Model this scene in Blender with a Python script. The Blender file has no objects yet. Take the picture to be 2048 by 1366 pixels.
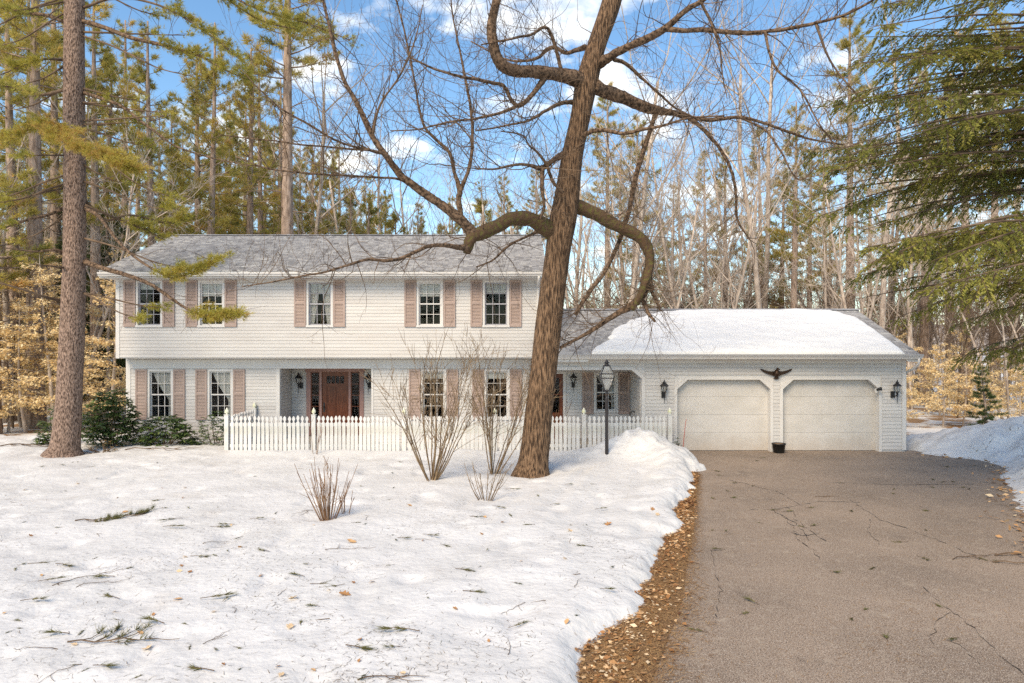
import bpy, math, random
import numpy as np
from mathutils import Vector
R = math.radians
sc = bpy.context.scene
col = sc.collection
rng = np.random.default_rng(7)
random.seed(7)

# ------------------------------------------------------------------ camera
F = 1400.0; HZ = 700.0; CAMZ = 2.9            # focal length and horizon in photo pixels, camera height in metres
cam_d = bpy.data.cameras.new('camera'); cam = bpy.data.objects.new('camera', cam_d); col.objects.link(cam)
cam.location = (0, 0, CAMZ); cam.rotation_euler = (R(90), 0, 0)
cam_d.sensor_width = 36; cam_d.lens = 36 * F / 2048; cam_d.shift_y = (HZ - 683) / 2048
cam_d.clip_end = 2000; cam_d.clip_start = 0.05
sc.camera = cam
# ------------------------------------------------------------------ light
SUN_EL, SUN_AZ = 43.0, 208.0                  # azimuth clockwise from +Y (the view direction): the sun stands behind the camera, to the left
w = bpy.data.worlds.new('World'); sc.world = w; w.use_nodes = True
nt = w.node_tree; N = nt.nodes; L = nt.links; N.clear()
out = N.new('ShaderNodeOutputWorld'); bg = N.new('ShaderNodeBackground'); bg.inputs['Strength'].default_value = 0.14
sky = N.new('ShaderNodeTexSky'); sky.sky_type = 'NISHITA'; sky.sun_disc = False
sky.sun_elevation = R(SUN_EL); sky.sun_rotation = R(SUN_AZ); sky.altitude = 200; sky.air_density = 1.0; sky.dust_density = 0.3; sky.ozone_density = 2.2
hs = N.new('ShaderNodeHueSaturation'); hs.inputs['Saturation'].default_value = 1.18; hs.inputs['Value'].default_value = 1.0
tc = N.new('ShaderNodeTexCoord'); sep = N.new('ShaderNodeSeparateXYZ')
L.new(tc.outputs['Generated'], sep.inputs[0])
add = N.new('ShaderNodeMath'); add.operation = 'ADD'; add.inputs[1].default_value = 0.22; L.new(sep.outputs['Z'], add.inputs[0])
mx = N.new('ShaderNodeMath'); mx.operation = 'MAXIMUM'; mx.inputs[1].default_value = 0.05; L.new(add.outputs[0], mx.inputs[0])
dv = N.new('ShaderNodeVectorMath'); dv.operation = 'DIVIDE'; L.new(tc.outputs['Generated'], dv.inputs[0])
cmb = N.new('ShaderNodeCombineXYZ')
for i in range(3): L.new(mx.outputs[0], cmb.inputs[i])
L.new(cmb.outputs[0], dv.inputs[1])
mp = N.new('ShaderNodeMapping'); mp.inputs['Location'].default_value = (0.6, 4.2, 0.0); mp.inputs['Scale'].default_value = (1.0, 1.0, 0.0)
L.new(dv.outputs[0], mp.inputs[0])
nz = N.new('ShaderNodeTexNoise'); nz.inputs['Scale'].default_value = 3.5; nz.inputs['Detail'].default_value = 8; nz.inputs['Roughness'].default_value = 0.55
L.new(mp.outputs[0], nz.inputs['Vector'])
rp = N.new('ShaderNodeValToRGB'); rp.color_ramp.elements[0].position = 0.54; rp.color_ramp.elements[1].position = 0.74
L.new(nz.outputs['Fac'], rp.inputs[0])
cm = N.new('ShaderNodeMix'); cm.data_type = 'RGBA'; cm.inputs[7].default_value = (8.0, 7.9, 7.8, 1)
L.new(rp.outputs[0], cm.inputs[0]); L.new(sky.outputs[0], hs.inputs['Color']); L.new(hs.outputs[0], cm.inputs[6])
L.new(cm.outputs[2], bg.inputs['Color']); L.new(bg.outputs[0], out.inputs['Surface'])
sun_d = bpy.data.lights.new('sun', 'SUN'); sun_d.energy = 2.7; sun_d.angle = R(32); sun_d.color = (1.0, 0.86, 0.70)
sun = bpy.data.objects.new('sun', sun_d); col.objects.link(sun)
sd = Vector((math.sin(R(SUN_AZ)) * math.cos(R(SUN_EL)), math.cos(R(SUN_AZ)) * math.cos(R(SUN_EL)), math.sin(R(SUN_EL))))
sun.rotation_euler = sd.to_track_quat('Z', 'Y').to_euler(); sun.location = (0, 0, 40)
vs = sc.view_settings; vs.view_transform = 'Standard'; vs.look = 'None'; vs.exposure = 0.92; vs.gamma = 1.0
vs.use_curve_mapping = False
vs.use_white_balance = True; vs.white_balance_temperature = 7400; vs.white_balance_tint = 7
sc.cycles.max_bounces = 6; sc.cycles.diffuse_bounces = 3; sc.cycles.transparent_max_bounces = 12
sc.cycles.use_adaptive_sampling = True; sc.cycles.filter_width = 1.5; sc.cycles.use_denoising = False

# ------------------------------------------------------------------ helpers
def P(px, py, Y):
    return np.array(((px - 1024) / F * Y, Y, CAMZ - (py - HZ) / F * Y))
def XY(px, Y): return (px - 1024) / F * Y
def ZY(py, Y): return CAMZ - (py - HZ) / F * Y

def mesh_np(name, v, f, smooth=False, tone=None):
    """v (n,3) array, f (m,k) array, all faces k-sided"""
    v = np.asarray(v, np.float32); f = np.asarray(f, np.int32)
    me = bpy.data.meshes.new(name)
    m, k = f.shape
    me.vertices.add(len(v)); me.vertices.foreach_set('co', v.ravel())
    me.loops.add(m * k); me.loops.foreach_set('vertex_index', f.ravel())
    me.polygons.add(m); me.polygons.foreach_set('loop_start', np.arange(0, m * k, k, dtype=np.int32))
    if smooth: me.polygons.foreach_set('use_smooth', np.ones(m, bool))
    if tone is not None:
        a = me.attributes.new('tone', 'FLOAT', 'POINT'); a.data.foreach_set('value', np.asarray(tone, np.float32))
    me.update(calc_edges=True); me.validate()
    return me

def link(name, me, mat=None, parent=None, loc=None):
    o = bpy.data.objects.new(name, me); col.objects.link(o)
    if me is not None and mat is not None and not me.materials: me.materials.append(mat)
    if parent is not None: o.parent = parent
    if loc is not None: o.location = loc
    return o

def tag(o, label=None, cat=None, group=None, kind=None):
    if label: o['label'] = label
    if cat: o['category'] = cat
    if group: o['group'] = group
    if kind: o['kind'] = kind
    return o

def empty(name, loc=(0, 0, 0), **kw):
    o = bpy.data.objects.new(name, None); col.objects.link(o); o.location = loc; o.empty_display_size = 0.2
    tag(o, **kw); return o

def copy_tree(o, parent=None):
    c = o.copy(); col.objects.link(c); c.parent = parent
    for ch in o.children: copy_tree(ch, c)
    return c

class MB:
    def __init__(s): s.v = []; s.f = []; s.t = []
    def add(s, vs, fs, tone=None):
        b = len(s.v); s.v += [tuple(p) for p in vs]; s.f += [tuple(i + b for i in q) for q in fs]
        if tone is not None: s.t += [tone] * len(vs)
    def box(s, x0, x1, y0, y1, z0, z1):
        s.add([(x0,y0,z0),(x1,y0,z0),(x1,y1,z0),(x0,y1,z0),(x0,y0,z1),(x1,y0,z1),(x1,y1,z1),(x0,y1,z1)],
              [(0,3,2,1),(4,5,6,7),(0,1,5,4),(1,2,6,5),(2,3,7,6),(3,0,4,7)])
    def bar(s, a, b, wx, wy):                      # bar with rectangular section from a to b
        a = Vector(a); b = Vector(b); d = (b - a).normalized()
        u = d.cross(Vector((0, 1, 0)))
        if u.length < 1e-3: u = d.cross(Vector((1, 0, 0)))
        u.normalize(); v = d.cross(u); u *= wx / 2; v *= wy / 2
        s.add([a-u-v, a+u-v, a+u+v, a-u+v, b-u-v, b+u-v, b+u+v, b-u+v],
              [(0,3,2,1),(4,5,6,7),(0,1,5,4),(1,2,6,5),(2,3,7,6),(3,0,4,7)])
    def prism(s, poly, y0, y1):                    # polygon in x,z extruded along y
        n = len(poly)
        s.add([(x, y0, z) for x, z in poly] + [(x, y1, z) for x, z in poly],
              [tuple(range(n)), tuple(range(2*n-1, n-1, -1))] + [(i, i+n, (i+1) % n + n, (i+1) % n) for i in range(n)])
    def lathe(s, prof, n=12, c=(0, 0, 0), rot=0.0, capt=True):     # prof: (r, z)
        vs = []; fs = []
        for r, z in prof:
            for k in range(n):
                a = 2*math.pi*k/n + rot; vs.append((c[0]+r*math.cos(a), c[1]+r*math.sin(a), c[2]+z))
        for i in range(len(prof)-1):
            for k in range(n):
                fs.append((i*n+k, i*n+(k+1) % n, (i+1)*n+(k+1) % n, (i+1)*n+k))
        if capt: fs.append(tuple(range(n-1, -1, -1))); fs.append(tuple((len(prof)-1)*n+k for k in range(n)))
        s.add(vs, fs)
    def tube(s, pts, rad, n=6, cap=True, tone=None, rough=0.0):
        pts = np.asarray(pts, float); m = len(pts); rad = np.broadcast_to(np.asarray(rad, float), (m,))
        tan = np.gradient(pts, axis=0); tan /= np.linalg.norm(tan, axis=1, keepdims=True) + 1e-9
        ref = np.array((1., 0, 0)) if abs(tan[0][0]) < .8 else np.array((0, 1., 0))
        vs = []
        for i in range(m):
            u = ref - tan[i]*ref.dot(tan[i]); u /= np.linalg.norm(u) + 1e-9; ref = u
            v = np.cross(tan[i], u)
            for k in range(n):
                a = 2*math.pi*k/n; r = rad[i]
                if rough: r *= 1 + rough*(random.random()-.5)
                vs.append(pts[i] + r*(math.cos(a)*u + math.sin(a)*v))
        fs = [(i*n+k, i*n+(k+1) % n, (i+1)*n+(k+1) % n, (i+1)*n+k) for i in range(m-1) for k in range(n)]
        if cap and n > 2: fs.append(tuple(range(n-1, -1, -1))); fs.append(tuple((m-1)*n+k for k in range(n)))
        s.add(vs, fs, tone)
    def mesh(s, name, smooth=False):
        me = bpy.data.meshes.new(name); me.from_pydata([tuple(map(float, p)) for p in s.v], [], s.f)
        if smooth: me.polygons.foreach_set('use_smooth', np.ones(len(me.polygons), bool))
        if s.t and len(s.t) == len(s.v):
            a = me.attributes.new('tone', 'FLOAT', 'POINT'); a.data.foreach_set('value', np.asarray(s.t, np.float32))
        me.update(); return me
    def build(s, name, mat, parent=None, smooth=False): return link(name, s.mesh(name, smooth), mat, parent)

def smooth_path(pts, n=6):
    """Catmull-Rom through the points (columns: x,y,z,r)"""
    p = np.asarray(pts, float); p = np.vstack((2*p[0]-p[1], p, 2*p[-1]-p[-2])); o = []
    for i in range(1, len(p)-2):
        for t in np.linspace(0, 1, n, endpoint=False):
            a, b, c, d = p[i-1], p[i], p[i+1], p[i+2]
            o.append(.5*((2*b)+(-a+c)*t+(2*a-5*b+4*c-d)*t*t+(-a+3*b-3*c+d)*t**3))
    o.append(p[-2]); return np.array(o)

def _h(ix, iy, s): 
    n = (ix.astype(np.int64)*374761393 + iy.astype(np.int64)*668265263 + s*974634777) & 0x7fffffff
    n = ((n ^ (n >> 13)) * 1274126177) & 0x7fffffff
    return ((n ^ (n >> 16)) & 0xffff) / 65535.0
def noise2(x, y, s=0):
    x = np.asarray(x, float); y = np.asarray(y, float)
    ix = np.floor(x); iy = np.floor(y); fx = x-ix; fy = y-iy
    fx = fx*fx*(3-2*fx); fy = fy*fy*(3-2*fy)
    a = _h(ix, iy, s); b = _h(ix+1, iy, s); c = _h(ix, iy+1, s); d = _h(ix+1, iy+1, s)
    return (a*(1-fx)+b*fx)*(1-fy) + (c*(1-fx)+d*fx)*fy
def fbm(x, y, s=0, o=4):
    v = 0; a = .5
    for i in range(o): v = v + a*noise2(np.asarray(x)*2**i, np.asarray(y)*2**i, s+i); a *= .5
    return v

# ------------------------------------------------------------------ materials
def lin(c):
    return tuple(((v/255)/12.92 if v <= 10 else ((v/255+.055)/1.055)**2.4) for v in c) + (1,)
def M(name, c1, c2=None, scale=6, detail=4, lo=.35, hi=.65, rough=.7, bump=0, bscale=None, stretch=(1, 1, 1), rnd=0, tone=None, transl=0, metal=0, spec=.3, vor=False, bdist=.02):
    """c1,c2: linear base colours mixed by noise; tone: colours along the per-piece random attribute; rnd: per-object value jitter"""
    m = bpy.data.materials.new(name); m.use_nodes = True; t = m.node_tree; n = t.nodes; l = t.links
    b = n['Principled BSDF']; b.inputs['Roughness'].default_value = rough; b.inputs['Metallic'].default_value = metal
    b.inputs['Specular IOR Level'].default_value = spec
    tcn = n.new('ShaderNodeTexCoord'); mpn = n.new('ShaderNodeMapping'); mpn.inputs['Scale'].default_value = stretch
    l.new(tcn.outputs['Object'], mpn.inputs[0])
    c = lambda q: tuple(q)+(1,) if len(q) == 3 else q
    cur = None
    if tone:
        at = n.new('ShaderNodeAttribute'); at.attribute_name = 'tone'
        rr = n.new('ShaderNodeValToRGB'); e = rr.color_ramp.elements
        e[0].color = c(tone[0]); e[1].color = c(tone[-1])
        for i, q in enumerate(tone[1:-1]): x = e.new((i+1)/(len(tone)-1)); x.color = c(q)
        l.new(at.outputs['Fac'], rr.inputs[0]); cur = rr.outputs[0]
    if c2 is not None or bump:
        if vor:
            nn = n.new('ShaderNodeTexVoronoi'); nn.inputs['Scale'].default_value = scale; nn.feature = 'DISTANCE_TO_EDGE'; fac = nn.outputs['Distance']
        else:
            nn = n.new('ShaderNodeTexNoise'); nn.inputs['Scale'].default_value = scale; nn.inputs['Detail'].default_value = detail; fac = nn.outputs['Fac']
        l.new(mpn.outputs[0], nn.inputs['Vector'])
    if c2 is not None:
        rr = n.new('ShaderNodeValToRGB'); rr.color_ramp.elements[0].position = lo; rr.color_ramp.elements[1].position = hi
        rr.color_ramp.elements[0].color = c(c1); rr.color_ramp.elements[1].color = c(c2); l.new(fac, rr.inputs[0])
        cur = rr.outputs[0]
    if rnd:
        oi = n.new('ShaderNodeObjectInfo'); mr = n.new('ShaderNodeMapRange'); mr.inputs['To Min'].default_value = 1-rnd; mr.inputs['To Max'].default_value = 1+rnd*.5
        l.new(oi.outputs['Random'], mr.inputs['Value']); h = n.new('ShaderNodeHueSaturation'); l.new(mr.outputs[0], h.inputs['Value'])
        if cur is not None: l.new(cur, h.inputs['Color'])
        else: h.inputs['Color'].default_value = c(c1)
        cur = h.outputs[0]
    if cur is not None: l.new(cur, b.inputs['Base Color'])
    else: b.inputs['Base Color'].default_value = c(c1)
    if bump:
        bn = n.new('ShaderNodeBump'); bn.inputs['Strength'].default_value = bump; bn.inputs['Distance'].default_value = bdist
        if bscale:
            n2 = n.new('ShaderNodeTexNoise'); n2.inputs['Scale'].default_value = bscale; n2.inputs['Detail'].default_value = 5; l.new(mpn.outputs[0], n2.inputs['Vector']); l.new(n2.outputs['Fac'], bn.inputs['Height'])
        else: l.new(fac, bn.inputs['Height'])
        l.new(bn.outputs[0], b.inputs['Normal'])
    if transl:
        tr = n.new('ShaderNodeBsdfTranslucent'); ms = n.new('ShaderNodeMixShader'); ms.inputs[0].default_value = transl
        if cur is not None: l.new(cur, tr.inputs['Color'])
        else: tr.inputs['Color'].default_value = c(c1)
        l.new(b.outputs[0], ms.inputs[1]); l.new(tr.outputs[0], ms.inputs[2]); l.new(ms.outputs[0], n['Material Output'].inputs['Surface'])
    return m

MT = {}
MT['siding'] = M('siding', (.50, .478, .462), (.55, .535, .522), scale=1.3, rough=.55, stretch=(.6, 1, 3), rnd=.05)
MT['trim'] = M('trim', (.56, .54, .525), (.605, .59, .575), scale=2, rough=.5)
MT['fence'] = M('fence_paint', (.46, .455, .39), (.60, .59, .575), scale=3.5, lo=.28, hi=.5, rough=.65, stretch=(2, 1, .6), rnd=.10)
MT['moss_paint'] = M('weathered_paint', (.50, .50, .25), (.78, .77, .68), scale=14, lo=.35, hi=.62, rough=.7)
MT['shutter'] = M('shutter_paint', (.34, .255, .222), (.38, .288, .252), scale=3, rough=.6, rnd=.06)
MT['casing'] = M('door_casing_paint', (.30, .18, .16), (.34, .21, .19), scale=3, rough=.6)
MT['door'] = M('door_wood', (.085, .022, .010), (.17, .05, .022), scale=10, rough=.35, stretch=(4, 1, .35), bump=.2)
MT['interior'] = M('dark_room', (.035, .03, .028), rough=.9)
MT['curtain'] = M('sheer_curtain', (.80, .77, .72), rough=.9, transl=.35)
MT['shade'] = M('roller_shade', (.62, .60, .56), rough=.8)
MT['screen'] = M('sash_grey', (.33, .33, .36), rough=.5)
MT['garage_door'] = M('garage_door_paint', (.50, .475, .445), (.555, .53, .505), scale=2.2, detail=6, rough=.6, bump=.12, bscale=60, stretch=(1, 1, 1.6), rnd=.03)
MT['shingle'] = M('asphalt_shingle', (.2, .2, .2), tone=[(.13, .13, .14), (.25, .25, .265), (.37, .37, .375)], rough=.9, bump=.4, scale=90, bdist=.01)
MT['roof_deck'] = M('roof_deck', (.15, .15, .155), rough=.9)
MT['metal_grey'] = M('gutter_edge', (.30, .30, .31), rough=.5)
MT['black'] = M('black_metal', (.012, .012, .014), rough=.45, spec=.5)
MT['postblack'] = M('post_metal', (.03, .027, .03), rough=.4, spec=.5)
MT['brass'] = M('tarnished_bronze', (.05, .03, .02), rough=.4, metal=.6)
MT['snow'] = M('snow', (.565, .56, .555), (.645, .64, .638), scale=.9, detail=6, rough=.55, bump=.42, bscale=11, bdist=.05, spec=.35)
MT['roofsnow'] = M('roof_snow', (.66, .66, .66), (.71, .71, .71), scale=2, rough=.55, bump=.3, bscale=7, bdist=.04, stretch=(.6, 1, 1.6))
MT['bark_maple'] = M('furrowed_bark', (.042, .024, .014), (.26, .16, .095), scale=14, detail=12, lo=.38, hi=.64, rough=.95, stretch=(2.4, 2.4, .36), bump=1.0, bdist=.09)
MT['bark_limb'] = M('limb_bark', (.035, .022, .014), (.20, .13, .085), scale=16, detail=9, lo=.38, hi=.64, rough=.95, bump=.8, bdist=.03)
MT['moss_bark'] = M('mossy_bark', (.10, .09, .028), (.085, .052, .03), scale=13, detail=10, lo=.36, hi=.50, rough=.95, bump=.9, bdist=.04)
MT['bark_pine'] = M('pine_bark', (.06, .036, .026), (.36, .25, .195), scale=22, detail=7, lo=.36, hi=.64, rough=.95, stretch=(1.7, 1.7, .6), bump=1.0, bdist=.05)
MT['bark_far'] = M('far_pine_bark', (.17, .12, .092), (.40, .30, .24), scale=5, detail=6, rough=.95, stretch=(2, 2, .5), bump=.6, bdist=.05)
MT['bark_grey'] = M('grey_bark', (.28, .22, .18), (.52, .44, .37), scale=4, detail=6, rough=.95, stretch=(1.5, 1.5, .7), bump=.4, bdist=.03)
MT['twig'] = M('twig_bark', (.07, .045, .03), (.17, .115, .075), scale=4, rough=.9)
MT['shrub_twig'] = M('shrub_twig', (.11, .07, .04), (.30, .21, .125), scale=5, rough=.85)
MT['red_twig'] = M('red_twig', (.13, .065, .035), (.30, .18, .10), scale=5, rough=.85)
MT['needle_far'] = M('far_pine_needles', None or (.1, .1, .1), tone=[(.19, .19, .05), (.40, .355, .09), (.58, .46, .13), (.66, .42, .17)], rough=.6, transl=.45)
MT['needle_near'] = M('near_pine_needles', (.1, .1, .1), tone=[(.15, .165, .035), (.31, .30, .06), (.48, .41, .085), (.48, .29, .10)], rough=.5, transl=.30)
MT['hemlock'] = M('hemlock_needles', (.1, .1, .1), tone=[(.06, .075, .024), (.17, .185, .045), (.32, .30, .07), (.46, .38, .11)], rough=.5, transl=.42)
MT['fir'] = M('dark_fir_needles', (.1, .1, .1), tone=[(.035, .055, .022), (.08, .11, .035), (.15, .17, .05)], rough=.55, transl=.25)
MT['beech'] = M('dry_beech_leaves', (.1, .1, .1), tone=[(.55, .34, .14), (.80, .61, .33), (.90, .78, .52)], rough=.6, transl=.38)
MT['oak_leaf'] = M('dry_oak_leaves', (.1, .1, .1), tone=[(.12, .05, .02), (.34, .16, .06), (.55, .33, .16), (.76, .60, .40)], rough=.6, transl=.15)
MT['litter'] = M('fallen_needles', (.1, .1, .1), tone=[(.10, .05, .025), (.30, .16, .065), (.46, .30, .14)], rough=.7)
MT['debris'] = M('snow_debris', (.1, .1, .1), tone=[(.07, .045, .03), (.17, .11, .06), (.10, .11, .045)], rough=.8)
MT['sprig'] = M('fallen_pine_needles', (.1, .1, .1), tone=[(.05, .052, .016), (.12, .115, .035), (.20, .16, .065)], rough=.6)
MT['rhodo'] = M('rhododendron_leaf', (.1, .1, .1), tone=[(.03, .055, .022), (.075, .12, .038), (.19, .22, .07)], rough=.32, spec=.5, transl=.12)
MT['brown_bush'] = M('brown_bush_leaf', (.1, .1, .1), tone=[(.10, .05, .022), (.22, .13, .05), (.25, .19, .08)], rough=.7)
MT['soil'] = M('soil_and_needles', (.08, .048, .03), (.28, .18, .105), scale=22, detail=8, rough=.95, bump=.8, bscale=40)
MT['red_stake'] = M('red_stake', (.45, .08, .05), rough=.5)
MT['pot'] = M('black_plastic', (.012, .012, .012), rough=.4)
MT['brick'] = M('brick', (.22, .085, .055), (.30, .13, .085), scale=5, rough=.9, rnd=.2)
MT['concrete'] = M('concrete', (.28, .26, .24), (.36, .34, .31), scale=4, rough=.9)
MT['hill'] = M('wooded_hill', (.26, .23, .22), (.36, .31, .28), scale=.25, detail=8, rough=1)

def dirty(m):
    n = m.node_tree.nodes; l = m.node_tree.links; b = n['Principled BSDF']; src = b.inputs['Base Color'].links[0].from_socket
    tcn = [x for x in n if x.type == 'TEX_COORD'][0]
    for sc_, a_, b_, f_, cl in ((1.1, .56, .74, .35, (.42, .37, .32, 1)), (9, .62, .74, .55, (.36, .29, .23, 1)), (45, .66, .72, .7, (.22, .16, .11, 1))):
        q = n.new('ShaderNodeTexNoise'); q.inputs['Scale'].default_value = sc_; q.inputs['Detail'].default_value = 6; q.inputs['Roughness'].default_value = .65; l.new(tcn.outputs['Object'], q.inputs['Vector'])
        r = n.new('ShaderNodeMapRange'); r.inputs['From Min'].default_value = a_; r.inputs['From Max'].default_value = b_; r.inputs['To Max'].default_value = f_; l.new(q.outputs['Fac'], r.inputs['Value'])
        k = n.new('ShaderNodeMix'); k.data_type = 'RGBA'; l.new(r.outputs[0], k.inputs[0]); l.new(src, k.inputs[6]); k.inputs[7].default_value = cl; src = k.outputs[2]
    l.new(src, b.inputs['Base Color'])
dirty(MT['snow'])
def glass_mat(name, tint=(1, 1, 1), extra=0.0):
    m = bpy.data.materials.new(name); m.use_nodes = True; t = m.node_tree; n = t.nodes; l = t.links; n.remove(n['Principled BSDF'])
    tr = n.new('ShaderNodeBsdfTransparent'); tr.inputs[0].default_value = tuple(tint)+(1,); gl = n.new('ShaderNodeBsdfGlossy'); gl.inputs['Roughness'].default_value = .02
    fr = n.new('ShaderNodeFresnel'); fr.inputs[0].default_value = 1.30; ms = n.new('ShaderNodeMixShader')
    a = n.new('ShaderNodeMath'); a.operation = 'ADD'; a.inputs[1].default_value = extra; l.new(fr.outputs[0], a.inputs[0])
    l.new(a.outputs[0], ms.inputs[0]); l.new(tr.outputs[0], ms.inputs[1]); l.new(gl.outputs[0], ms.inputs[2]); l.new(ms.outputs[0], n['Material Output'].inputs['Surface'])
    return m
MT['glass'] = glass_mat('window_glass', (.85, .87, .87))
MT['lamp_glass'] = glass_mat('lamp_glass', (.93, .94, .94), .10)
def seeded(m):                                           # seeded lamp glass scatters part of the light
    n = m.node_tree.nodes; l = m.node_tree.links; o = n['Material Output']; src = o.inputs['Surface'].links[0].from_socket
    d = n.new('ShaderNodeBsdfDiffuse'); d.inputs[0].default_value = (.75, .74, .70, 1); k = n.new('ShaderNodeMixShader'); k.inputs[0].default_value = .28; l.new(src, k.inputs[1]); l.new(d.outputs[0], k.inputs[2]); l.new(k.outputs[0], o.inputs['Surface'])
seeded(MT['lamp_glass'])

def splash(m):
    n = m.node_tree.nodes; l = m.node_tree.links; b = n['Principled BSDF']; src = b.inputs['Base Color'].links[0].from_socket; tcn = [x for x in n if x.type == 'TEX_COORD'][0]
    sp = n.new('ShaderNodeSeparateXYZ'); l.new(tcn.outputs['Object'], sp.inputs[0]); q = n.new('ShaderNodeTexNoise'); q.inputs['Scale'].default_value = 3.2; q.inputs['Detail'].default_value = 8; q.inputs['Roughness'].default_value = .7; l.new(tcn.outputs['Object'], q.inputs['Vector'])
    a = n.new('ShaderNodeMath'); a.operation = 'MULTIPLY_ADD'; a.inputs[1].default_value = -1.0; l.new(q.outputs['Fac'], a.inputs[0]); l.new(sp.outputs['Z'], a.inputs[2])
    r = n.new('ShaderNodeMapRange'); r.inputs['From Min'].default_value = .02; r.inputs['From Max'].default_value = -.55; r.inputs['To Max'].default_value = .42; l.new(a.outputs[0], r.inputs['Value'])
    k = n.new('ShaderNodeMix'); k.data_type = 'RGBA'; l.new(r.outputs[0], k.inputs[0]); l.new(src, k.inputs[6]); k.inputs[7].default_value = (.36, .27, .19, 1); l.new(k.outputs[2], b.inputs['Base Color'])
splash(MT['garage_door'])
# driveway asphalt: worn tan-grey aggregate with stains and hairline cracks
def asphalt():
    m = M('asphalt', (.15, .104, .073), (.265, .19, .137), scale=.6, detail=8, lo=.33, hi=.68, rough=.9, bump=.5, bscale=120, bdist=.01)
    n = m.node_tree.nodes; l = m.node_tree.links; b = n['Principled BSDF']
    src = b.inputs['Base Color'].links[0].from_socket
    tcn = [x for x in n if x.type == 'TEX_COORD'][0]
    def mixin(fac, colr, src, mode='MIX'):
        k = n.new('ShaderNodeMix'); k.data_type = 'RGBA'; k.blend_type = mode; l.new(fac, k.inputs[0]); l.new(src, k.inputs[6]); k.inputs[7].default_value = colr; return k.outputs[2]
    def ramp(f, a, bb, rev=False):
        r = n.new('ShaderNodeMapRange'); r.inputs['From Min'].default_value = a; r.inputs['From Max'].default_value = bb
        if rev: r.inputs['To Min'].default_value = 1; r.inputs['To Max'].default_value = 0
        l.new(f, r.inputs['Value']); return r.outputs[0]
    sp = n.new('ShaderNodeTexNoise'); sp.inputs['Scale'].default_value = 95; sp.inputs['Detail'].default_value = 3; l.new(tcn.outputs['Object'], sp.inputs['Vector'])
    src = mixin(ramp(sp.outputs['Fac'], .52, .64), (.50, .43, .36, 1), src)
    sp2 = n.new('ShaderNodeTexNoise'); sp2.inputs['Scale'].default_value = 70; sp2.inputs['Detail'].default_value = 3; l.new(tcn.outputs['Object'], sp2.inputs['Vector'])
    src = mixin(ramp(sp2.outputs['Fac'], .47, .36), (.04, .03, .025, 1), src)
    for sc_, a_, b_, cl in ((26, .56, .70, (.40, .35, .30, 1)), (33, .40, .28, (.09, .07, .06, 1)), (5, .55, .75, (.33, .27, .21, 1)), (240, .55, .75, (.62, .56, .50, 1))):
        q = n.new('ShaderNodeTexNoise'); q.inputs['Scale'].default_value = sc_; q.inputs['Detail'].default_value = 5; q.inputs['Roughness'].default_value = .7; l.new(tcn.outputs['Object'], q.inputs['Vector']); src = mixin(ramp(q.outputs['Fac'], a_, b_), cl, src)
    mpn = n.new('ShaderNodeMapping'); mpn.inputs['Rotation'].default_value = (0, 0, R(32)); mpn.inputs['Scale'].default_value = (1.0, .62, 1); l.new(tcn.outputs['Object'], mpn.inputs[0])
    st = n.new('ShaderNodeTexNoise'); st.inputs['Scale'].default_value = 1.6; st.inputs['Detail'].default_value = 9; st.inputs['Roughness'].default_value = .68; l.new(mpn.outputs[0], st.inputs['Vector'])
    f = n.new('ShaderNodeMath'); f.operation = 'MULTIPLY'; f.inputs[1].default_value = .45; l.new(ramp(st.outputs['Fac'], .58, .74), f.inputs[0])
    src = mixin(f.outputs[0], (.055, .042, .035, 1), src)
    l.new(src, b.inputs['Base Color']); return m
MT['asphalt'] = asphalt()

# forest floor: old snow with patches of fallen leaves
def forest_floor():
    m = M('forest_floor', (.55, .55, .55), (.63, .63, .63), scale=.8, rough=.7, bump=.5, bscale=3, bdist=.08)
    n = m.node_tree.nodes; l = m.node_tree.links; b = n['Principled BSDF']; src = b.inputs['Base Color'].links[0].from_socket
    tcn = [x for x in n if x.type == 'TEX_COORD'][0]
    a = n.new('ShaderNodeTexNoise'); a.inputs['Scale'].default_value = .55; a.inputs['Detail'].default_value = 9; a.inputs['Roughness'].default_value = .65; l.new(tcn.outputs['Object'], a.inputs['Vector'])
    r = n.new('ShaderNodeValToRGB'); r.color_ramp.elements[0].position = .50; r.color_ramp.elements[1].position = .56; l.new(a.outputs['Fac'], r.inputs[0])
    k = n.new('ShaderNodeMix'); k.data_type = 'RGBA'; l.new(r.outputs[0], k.inputs[0]); l.new(src, k.inputs[6]); k.inputs[7].default_value = (.23, .14, .075, 1)
    l.new(k.outputs[2], b.inputs['Base Color']); return m
MT['forest_floor'] = forest_floor()

# ------------------------------------------------------------------ ground
DRV_Y = np.array([-6, 0, 6.1, 6.88, 8.12, 9.44, 11.28, 13.5, 16.2, 19.0, 20.3])
DRV_X = np.array([-2.9, -0.9, 1.25, 1.55, 1.98, 2.33, 2.91, 3.53, 4.30, 4.70, 4.70])
SNW_Y = np.array([-6, 0, 5.0, 6.1, 6.77, 7.19, 7.88, 8.83, 9.9, 11.28, 13.5, 15.6, 17.5, 19.0, 20.3])
SNW_X = np.array([-3.3, -1.3, .05, .52, .66, .85, 1.18, 1.60, 2.08, 2.58, 3.26, 3.92, 4.48, 4.62, 4.62])
RGT_Y = np.array([-6, 0, 6, 9, 11.3, 13.5, 15.6, 17.3, 18.4, 19.2, 20.0, 20.3])
RGT_X = np.array([2.6, 4.2, 6.3, 7.3, 8.3, 9.75, 11.0, 12.2, 12.4, 11.6, 11.2, 11.2])

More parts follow.
